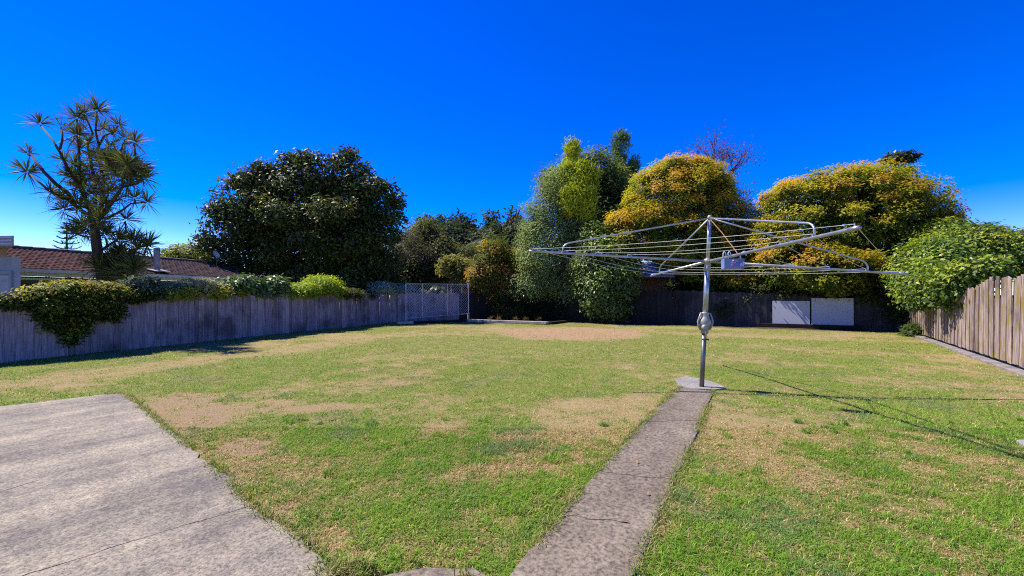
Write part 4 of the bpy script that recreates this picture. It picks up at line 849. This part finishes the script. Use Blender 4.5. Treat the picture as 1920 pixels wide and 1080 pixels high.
for i in range(ncs):
    for j in range(int((T1 - T0) / .31)):
        t = T0 + (j + (.5 if i % 2 else 0)) * .31; b_ = hp(t, run * i / ncs, rise * i / ncs) + up_ * .03; b2 = b_ + slope * 1.05 - up_ * .022
        cc = np.array((.066, .031, .029)) if (b_.y < 19.5) else np.array((.046, .031, .036)); cc = cc * (.7 + .6 * r.random())
        # each tile has two rolled crests
        for s_, (a_, c_, h0, h1) in enumerate(((0, .1, .0, .035), (.1, .16, .035, .0), (.16, .25, 0, .03), (.25, .305, .03, 0))):
            p0 = b_ + hd_ * a_ + up_ * h0; p1 = b_ + hd_ * c_ + up_ * h1; q0_ = b2 + hd_ * a_ + up_ * h0; q1_ = b2 + hd_ * c_ + up_ * h1
            vs.append([p0, p1, q1_, q0_]); cols.append(cc); vs.append([p0 - up_ * .05, p1 - up_ * .05, p1, p0]); cols.append(cc)
V = np.array([[tuple(v) for v in f_] for f_ in vs]); tl = fast_mesh('roof_tiles', V, 4, M_TILE, np.array(cols)); tl.parent = o; tl['kind'] = 'stuff'
mb = MB()
for j in range(int((T1 - T0) / .4)):
    a_ = hp(T0 + j * .4, run, rise + .05); b_ = hp(T0 + j * .4 + .42, run, rise + .065); mb.tube([a_, b_], [.085, .095], 7)
mb.build('ridge_cap', plain('ridge_tile', (.10, .075, .08), .7), o).matrix_parent_inverse = Matrix.Identity(4)
MB().box((hp((T0 + T1) / 2, -.10, -.06)), T1 - T0, .12, .13, hd_).build('gutter', M_CREAM, house)
MB().box((hp((T0 + T1) / 2, .02, -.14)), T1 - T0, .03, .2, hd_).build('fascia', M_CREAM, house)
MB().box((hp((T0 + T1) / 2, .33, -.24)), T1 - T0, .58, .02, hd_).build('soffit', M_WHITE, house)
wc = hp((T0 + T1) / 2, run + 0, 0); wc.z = 1.17; MB().box(wc, T1 - T0 - .4, 2 * (run - .65), 2.35, hd_).build('wall', M_BRICKD, house)
for t in (-1.6, .9, 3.3, 6.8):
    c_ = hp(t, .65, 0); c_.z = 1.6; wf = MB(); a_ = Vector((hd_.x, hd_.y, 0))
    for s_ in (-1, 0, 1): wf.box(c_ + a_ * s_ * .85 - hn * .03, .07, .08, 1.3, hd_)
    for z in (-.65, .65): wf.box(c_ + Vector((0, 0, z)) - hn * .03, 1.9, .085, .07, hd_)
    f_ = wf.build('window', M_WHITE, house)
    g_ = MB().box(c_ - hn * .015, 1.7, .03, 1.25, hd_).build('pane', M_GLASS, None); g_.parent = f_; g_.matrix_parent_inverse = Matrix.Identity(4)
fl_p = hp(4.9, .55, .18); fz = P(294, 465, fl_p.y).z
fx = P(294, 500, fl_p.y).x; fc = Vector((fx, fl_p.y, 0))
flue = MB().tube([(fc.x, fc.y, 2.6), (fc.x, fc.y, fz - .12), (fc.x, fc.y, fz)], [.13, .13, .13], 14).build('flue', plain('flue_steel', (.22, .24, .32), .6), house, True)
MB().box((fc.x, fc.y, 2.83), .7, .8, .03, hd_, (0.17, -.05, 1)).build('flashing', plain('flashing_metal', (.26, .27, .33), .75), house)
# satellite dish on the roof
dp = P(405, 478, 24.6); dish = thing('satellite_dish', 'small white satellite dish on the tiled roof by the magnolia', 'dish', (dp.x, dp.y, 3.3))
mb = MB(); vs = []; ax_ = Vector((.6, -.6, .35)).normalized(); u = ax_.orthogonal().normalized(); v = ax_.cross(u); N = 14
rings = [[dp + (u * math.cos(6.283 * k_ / N) * .13 + v * math.sin(6.283 * k_ / N) * .24) * q + ax_ * (.1 * q * q) for k_ in range(N)] for q in (.01, .5, 1)]
fs = [(i * N + k_, i * N + (k_ + 1) % N, (i + 1) * N + (k_ + 1) % N, (i + 1) * N + k_) for i in range(2) for k_ in range(N)]
mb.add([q for rg in rings for q in rg], fs).build('reflector', plain('dish_grey', (.33, .35, .42), .6), dish, True); MB().tube([dp - ax_ * .02, dp + Vector((-.05, .1, -.3)), (dp.x - .05, dp.y + .1, 3.15)], .02, 6).build('mount', M_GALVD, dish)
# pale outbuilding at the far left edge
ob_ = thing('outbuilding', 'pale rendered building corner with a wide fascia at the left edge', 'building', (-17.6, 14.6, 0))
f0, f1 = Vector((-15.55, 13.5, 0)), Vector((-23.5, 14.4, 0)); od = (f0 - f1).normalized(); oback = Vector((-.80, .60, 0))
MB().prism([f1, f0, f0 + oback * 4, f1 + oback * 3], -.05, 2.84).build('wall', M_PALE, ob_)
g0 = Vector((-15.0, 12.85, 0)); g1_ = Vector((-23.5, 13.8, 0))
MB().prism([g1_, g0, g0 + oback * 4.5, g1_ + oback * 4], 3.12, 3.42).build('roof', plain('pale_fascia', (.25, .25, .36), .5, 0, .1), ob_)
MB().prism([f1, f0 - od * .5, f0 - od * .5 + oback * 3.4, f1 + oback * 3], 2.84, 3.12).build('clerestory', plain('clerestory_timber', (.25, .17, .13), .7), ob_)
for i in range(3):
    c_ = (g0 + g1_) / 2 - Vector((-od.y, od.x, 0)) * .02; MB().box((c_.x, c_.y, 3.17 + i * .1), 8.5, .035, .05, od).build('fascia_board', plain('fascia_paint', (.32, .32, .44), .5, 0, .1), ob_)
on = Vector((od.y, -od.x, 0)); dc = f0 - od * 1.1 + on * .02
MB().box((dc.x, dc.y, 1.2), 1.5, .06, 2.1, od).build('door', plain('door_grey', (.3, .32, .36), .5), ob_)
df = MB()
for s_ in (-.8, .8): q = dc + od * s_; df.box((q.x, q.y, 1.2), .08, .1, 2.2, od)
df.box((dc.x, dc.y, 2.34), 1.68, .1, .08, od); df.build('door_frame', M_PALE, ob_)

# ------------------------------------------------------------------ brick house behind the back fence
bh = thing('brick_house', 'orange brick house glimpsed between the shrubs over the back fence', 'house', (9.5, 35, 0))
MB().box((8.2, 36.5, 1.6), 13, 6, 3.2).build('wall', M_BRICK, bh)
rf = MB().add([(1.2, 33.0, 3.2), (15.2, 33.0, 3.2), (15.2, 40, 3.2), (1.2, 40, 3.2), (4.5, 36.5, 4.5), (12, 36.5, 4.5)], [(0, 1, 5, 4), (1, 2, 5), (2, 3, 4, 5), (3, 0, 4), (3, 2, 1, 0)]).build('roof', plain('grey_roof', (.2, .19, .2), .8), bh)
for x in (5.0, 13.1, 2.6):
    wf = MB()
    for s_ in (-1, 0, 1): wf.box((x + s_ * .7, 33.45, 2.1), .08, .1, 1.3)
    for z in (1.45, 2.75): wf.box((x, 33.45, z), 1.48, .1, .08)
    f_ = wf.build('window', M_WHITE, bh); g_ = MB().box((x, 33.47, 2.1), 1.4, .03, 1.25).build('pane', M_GLASS); g_.parent = f_
MB().box((8.2, 32.98, 3.12), 14, .1, .14).build('gutter', M_WHITE, bh)
# carport beyond the corner
cp = thing('carport', 'small white-roofed carport seen above the chain-link panel', 'carport', (P(840, 555, 40).x, 40, 0))
cz = P(840, 530, 40).z; x0, x1 = P(817, 530, 40).x, P(868, 530, 40).x
MB().box(((x0 + x1) / 2, 41.2, cz), x1 - x0, 3.0, .16).build('roof', M_WHITE, cp)
for x in (x0 + .08, (x0 + x1) / 2 + .2, x1 - .1): MB().box((x, 39.85, cz / 2 - .04), .13, .13, cz - .08).build('post', M_WHITE, cp)
MB().box(((x0 + x1) / 2, 42.6, cz / 2 - .05), x1 - x0, .1, cz - .12).build('back_wall', plain('carport_wall', (.22, .2, .24), .8), cp)
bw = thing('brick_wall', 'orange brick garden wall end above the short fence by the carport', 'wall', (P(873, 555, 41).x, 41, 0))
zt = P(870, 535, 41).z; MB().box((P(877, 555, 41).x, 41.3, zt / 2), 1.3, .35, zt).build('brickwork', M_BRICK, bw); MB().box((P(877, 555, 41).x, 41.3, zt + .05), 1.45, .45, .1).build('coping', M_CREAM, bw)

# ------------------------------------------------------------------ white boards against the back fence
bd = (BACK_R - MID_END).normalized(); bn = Vector((-.484, -.875, 0)); bn = (bn - bd * bn.dot(bd)).normalized()
def back_pt(px, off=0):
    b0 = MID_END + bn * off; q = (px - 960) / F; t = (q * b0.y - b0.x) / (bd.x - q * bd.y); return b0 + bd * t
M_BOARD = plain('white_board', (.42, .44, .5), .55, 0, .06, 2)  # white panels greyed towards blue, with their shade put into the colour
for (xa, xb, ya, yb, lbl) in ((1448, 1519, 564, 608, 'white flat board leaning on the back fence, left of the pair'), (1521, 1601, 559, 610, 'larger white flat board leaning on the back fence, right of the pair')):
    a_ = back_pt(xa, .16); b_ = back_pt(xb, .16); za = P(xa, ya, a_.y).z; zb = P(xa, yb, a_.y).z; c_ = (a_ + b_) / 2; L_ = (b_ - a_).length
    rt = thing('white_board', lbl, 'board', (c_.x, c_.y, zb), 'white boards against the back fence')
    MB().box((c_.x, c_.y, (za + zb) / 2), L_ - .02, .018, za - zb, bd, (-bn.x * .05, -bn.y * .05, 1)).build('panel', M_BOARD, rt, bevel=.003)
    for s_ in (-.4, .4):
        q = c_ + bd * L_ * s_ - bn * .03; MB().box((q.x, q.y, (za + zb) / 2), .05, .03, (za - zb) * .96, bd).build('batten', M_POSTW, rt)
# low sleeper the boards stand on
a_ = back_pt(1420, .2); b_ = back_pt(1612, .2); c_ = (a_ + b_) / 2
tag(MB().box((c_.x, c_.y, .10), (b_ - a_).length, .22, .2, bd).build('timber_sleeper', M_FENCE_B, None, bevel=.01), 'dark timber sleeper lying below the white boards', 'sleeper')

# ------------------------------------------------------------------ raised bed edging and chain-link panel
S0, S1, S2, S3 = Vector((-6.5, 24.2, 0)), Vector((-2.7, 26.6, 0)), Vector((2.0, 24.0, 0)), Vector((3.2, 25.6, 0))
def sleeper(a_, b_, wdt, h, mat, label):
    d = (b_ - a_).normalized(); c_ = (a_ + b_) / 2; return tag(MB().box((c_.x, c_.y, h / 2 + .01), (b_ - a_).length, wdt, h, d).build('timber_sleeper', mat, None, bevel=.012), label, 'sleeper', 'sleepers edging the raised bed')
sd_ = (S1 - S0).normalized()
sleeper(S0 + Vector((.0, 0, 0)), S0 + sd_ * .9, .26, .13, M_SLEEP, 'short pale rounded sleeper at the left end of the chain-link panel')
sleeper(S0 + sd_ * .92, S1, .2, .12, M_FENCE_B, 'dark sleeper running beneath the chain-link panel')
sleeper(S1, S2, .45, .14, M_SLEEP, 'wide pale sleeper facing the dirt circle')
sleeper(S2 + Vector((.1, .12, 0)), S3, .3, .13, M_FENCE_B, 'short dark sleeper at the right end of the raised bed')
cl = thing('chain_link_panel', 'tall chain-link panel on a steel frame in front of the short fence', 'fence', (S0 + Vector((.45, .5, 0))))
ca, cb_ = G(761, 608), None
pa = Vector((P(761, 555, 24.9).x, 24.9, 0)); pb = Vector((P(880, 555, 27.6).x, 27.6, 0)); cd = (pb - pa).normalized(); CLn = (pb - pa).length
zl0, zl1 = P(761, 597, 24.9).z, P(761, 532, 24.9).z; zr0, zr1 = P(880, 588, 27.6).z, P(880, 533, 27.6).z
def cpnt(u, v): 
    q = pa.lerp(pb, u); q.z = (zl0 + (zr0 - zl0) * u) * (1 - v) + (zl1 + (zr1 - zl1) * u) * v; return q
MB().tube([cpnt(0, 1), cpnt(1, 1)], .022, 6).build('top_rail', M_CHAIN, cl); MB().tube([cpnt(0, 0), cpnt(1, 0)], .022, 6).build('bottom_rail', M_CHAIN, cl)
for u_ in (0, .24, .63, .985):
    q = cpnt(u_, 0); MB().tube([(q.x, q.y, .02 if u_ == 0 else q.z), cpnt(u_, 1)], .026, 6).build('upright', M_CHAIN, cl)
    if u_ > 0: MB().box((q.x, q.y, q.z / 2), .11, .11, q.z, cd).build('stub_post', M_POSTW, cl)
mb = MB(); H_ = 2.0; step = .17; asp = CLn / H_; nl = int(CLn / step)
for sgn in (1, -1):
    for i in range(-int(H_ / step), nl + int(H_ / step)):
        x0_ = i * step
        pts = []
        for (xx, vv) in ((x0_, 0), (x0_ + sgn * H_, 1)):
            pts.append((xx, vv))
        (xa, va), (xb, vb) = pts
        # clip to 0..CLn
        def cut(x): return (x - xa) / (xb - xa)
        lo, hi = 0., 1.
        t0, t1 = sorted((cut(0), cut(CLn))); lo = max(lo, t0); hi = min(hi, t1)
        if hi - lo < .02: continue
        mb.tube([cpnt((xa + (xb - xa) * lo) / CLn, lo), cpnt((xa + (xb - xa) * hi) / CLn, hi)], .0068 if sgn > 0 else .003, 3, False)
o = mb.build('mesh', M_CHAIN, cl); o['kind'] = 'stuff'
# small plants in the bed
for i, (px, py) in enumerate(((921, 598), (935, 599), (967, 599), (985, 600), (1010, 600))):
    q = G(px, py + 2); q.y = min(q.y, 27.2 - .2 * i); q.x = (px - 960) / F * q.y
    r = np.random.default_rng(100 + i); n_ = 50; V, cc = rosette((q.x, q.y, .12), (0, 0, 1), n_, .32, r, [(.2, .12, .06), (.08, .09, .03), (.26, .17, .08)])
    lblp = ['leftmost', 'second from left', 'middle', 'second from right', 'rightmost'][i]
    tag(fast_mesh('dry_plant', V, 4, M_LEAF, cc), 'small dry brown tuft in the raised bed, %s of five' % lblp, 'plant', 'dry tufts in the raised bed')

# ------------------------------------------------------------------ rotary clothesline
BASE = Vector((3.29, 7.4, .03)); TOP = Vector((3.445, 7.43, 2.985)); MA = (TOP - BASE).normalized()
def mast(z): return BASE + MA * ((z - BASE.z) / MA.z)
HUB = mast(2.2)
hoist = thing('rotary_clothesline', 'galvanised rotary clothesline with four arms leaning slightly on the lawn', 'clothesline', BASE)
MB().tube([mast(-.05), mast(.98)], .039, 16).build('lower_post', M_GALVD, hoist, True)
MB().tube([mast(1.24), mast(2.10)], .043, 16).build('inner_mast', M_GALV, hoist, True)
MB().tube([mast(2.16), mast(2.96)], .031, 14).build('upper_mast', M_GALV, hoist, True)
MB().lathe(mast(2.03), MA, [(0, .046), (.0, .054), (.06, .056), (.075, .05), (.14, .05), (.145, .062), (.21, .062), (.22, .036)], 16).build('hub', M_CAST, hoist, True)
cr_ = MB().lathe(mast(.95), MA, [(0, .062), (.02, .066), (.10, .072), (.13, .085), (.18, .105), (.225, .1), (.27, .075), (.32, .058), (.345, .07), (.36, .07), (.365, .045)], 18).build('crank_housing', M_CAST, hoist, True)
for s_ in (-1, 1):
    pts = [mast(1.31) + Vector((s_ * .075, -.01, 0)), mast(1.25) + Vector((s_ * .10, -.02, 0)), mast(1.16) + Vector((s_ * .128, -.02, 0)), mast(1.09) + Vector((s_ * .115, -.02, 0)), mast(1.02) + Vector((s_ * .075, -.02, 0))]
    b_ = MB().tube(pts, [.018, .016, .018, .02, .022], 8).build('lug', M_CAST, None, True); b_.parent = cr_
MB().lathe(mast(1.06) + Vector((-.045, -.085, 0)), (0, -1, .1), [(0, .05), (.03, .05), (.05, .035), (.055, .01)], 12).build('gear_cover', M_CAST, None, True).parent = cr_
hn_ = MB().tube([mast(1.06) + Vector((-.05, -.12, 0)), mast(.97) + Vector((-.035, -.125, 0)), mast(.87) + Vector((-.02, -.11, 0))], [.011, .012, .011], 8).build('crank_handle', M_GALV, hoist, True)
MB().tube([mast(.86) + Vector((-.08, -.11, 0)), mast(.86) + Vector((.03, -.11, -.005))], .014, 8).build('handle_grip', M_DARK, None, True).parent = hn_
ENDS = {'A': Vector((.318, 7.70, 2.41)), 'B': Vector((6.57, 7.1, 1.964)), 'C': Vector((3.41, 4.2, 2.272)), 'D': Vector((3.41, 10.45, 2.10))}
arms = {}
def arm_pt(k_, s_): 
    return HUB.lerp(ENDS[k_], s_)
wire_s = (1.0, .80, .62, .44)
for k_ in 'ABCD':
    d = (ENDS[k_] - HUB).normalized()
    ar = MB().tube([HUB + d * .03, HUB.lerp(ENDS[k_], .985), ENDS[k_]], [.023, .0195, .019], 10).build('arm', M_GALV, hoist, True)
    MB().tube([ENDS[k_] - d * .12, ENDS[k_] + d * .015], [.024, .024], 10).build('end_cap', M_GALV, None, True).parent = ar
    for s_ in wire_s:
        q = arm_pt(k_, min(s_, .985)); MB().tube([q, q + MA * .05], .007, 6).build('line_hook', M_GALV, None).parent = ar
    # stay: from the mast top out, then bent down on to the arm
    j_ = arm_pt(k_, .81); elbow = j_ + MA * .16; t0 = TOP - MA * .03
    dd = (elbow - t0).normalized(); pts = [t0, t0.lerp(elbow, .5)]
    c0 = elbow - dd * .14
    for t in np.linspace(0, 1, 7):
        t = float(t); pts.append(c0 * (1 - t) ** 2 + elbow * 2 * t * (1 - t) + (elbow - MA * .10) * t * t)
    pts.append(j_); MB().tube(pts, .0135, 8).build('stay', M_GALV, hoist, True)
MB().lathe(TOP - MA * .06, MA, [(0, .036), (.05, .04), (.07, .034), (.085, .012)], 12).build('mast_cap', M_CAST, hoist, True)
for (a_, b_) in (('A', 'C'), ('C', 'B'), ('B', 'D'), ('D', 'A')):
    for s_ in wire_s:
        p0, p1 = arm_pt(a_, min(s_, .985)) + MA * .045, arm_pt(b_, min(s_, .985)) + MA * .045; sag = .03 + .035 * random.random()
        MB().tube([p0.lerp(p1, i / 10) - Vector((0, 0, 4 * sag * (i / 10) * (1 - i / 10))) for i in range(11)], .0029, 5).build('line', M_LINE, hoist)
q = arm_pt('C', .30) + MA * .03; wr = MB().tube([TOP - MA * .04, (TOP + q) / 2, q], .0065, 6).build('tie_wire', M_RUST, hoist)
# ------------------------------------------------------------------ peg basket on the near arm
pc = P(1373.5, 495, 6.45); bk = thing('peg_basket', 'pale blue plastic peg basket hanging on the near clothesline arm', 'basket', (pc.x, pc.y, pc.z - .1))
M_BLUE = plain('blue_plastic', (.15, .2, .42), .4, 0, .08); bw_, bh_, bd_ = .27, .145, .15
X = Vector((.985, -.17, 0)); Yv = Vector((.17, .985, 0)); c0 = pc
tb = MB(); zc = Vector((0, 0, 1))
tb.box(c0 - zc * (bh_ / 2 - .005), bw_ * .92, bd_ * .9, .01, X); tb.box(c0 - X * (bw_ / 2), .008, bd_, bh_, X); tb.box(c0 + X * (bw_ / 2), .008, bd_, bh_, X); tb.box(c0 + Yv * bd_ / 2, bw_, .008, bh_, X)
tb.box(c0 - Yv * bd_ / 2 - X * bw_ * .33, bw_ * .34, .008, bh_, X); tb.box(c0 - Yv * bd_ / 2 - zc * bh_ * .38 + X * .04, bw_ * .68, .0085, bh_ * .24, X); tb.box(c0 - Yv * bd_ / 2 + zc * bh_ * .46 + X * .04, bw_ * .68, .0085, .014, X)
for i in range(7): tb.box(c0 - Yv * bd_ / 2 + X * (-.03 + i * .028), .007, .0075, bh_ * .9, X)
for z in (-.01, .03): tb.box(c0 - Yv * bd_ / 2 + X * .05 + zc * z, bw_ * .62, .0065, .007, X)
tb.build('tub', M_BLUE, bk)
for (xo, curl) in ((-.13, .0), (-.06, 0), (.11, .045)):
    top_ = c0 + X * xo + zc * (bh_ / 2); tp = [top_, top_ + zc * .05, top_ + zc * .095 + X * curl * .4, top_ + zc * .115 + X * (curl + .012), top_ + zc * .10 + X * (curl + .03), top_ + zc * .05 + X * (curl + .035)]
    MB().tube(tp, .009, 8).build('hook', plain('hook_grey', (.5, .58, .66), .4, 0, .05), bk, True)
PEG = [(.75, .12, .25), (.1, .12, .55), (.8, .8, .85), (.15, .3, .75), (.8, .45, .6)]; pm = [plain('peg_%s' % n_, c_, .5, 0, .05) for n_, c_ in zip(('red', 'navy', 'white', 'blue', 'pink'), PEG)]
rr = random.Random(8)
for i in range(26):
    q = c0 + X * rr.uniform(-.11, .13) + Yv * rr.uniform(-.065, .06) + zc * rr.uniform(-.06, .05); MB().box(q, .075, .012, .01, Vector((rr.gauss(0, 1), rr.gauss(0, 1), rr.gauss(0, .6)))).build('peg', pm[i % 5], bk)
print('tris', sum(sum(len(p_.vertices) - 2 for p_ in o.data.polygons) if len(o.data.polygons) < 2000 else len(o.data.loops) - 2 * len(o.data.polygons) for o in SC.objects if o.type == 'MESH'))
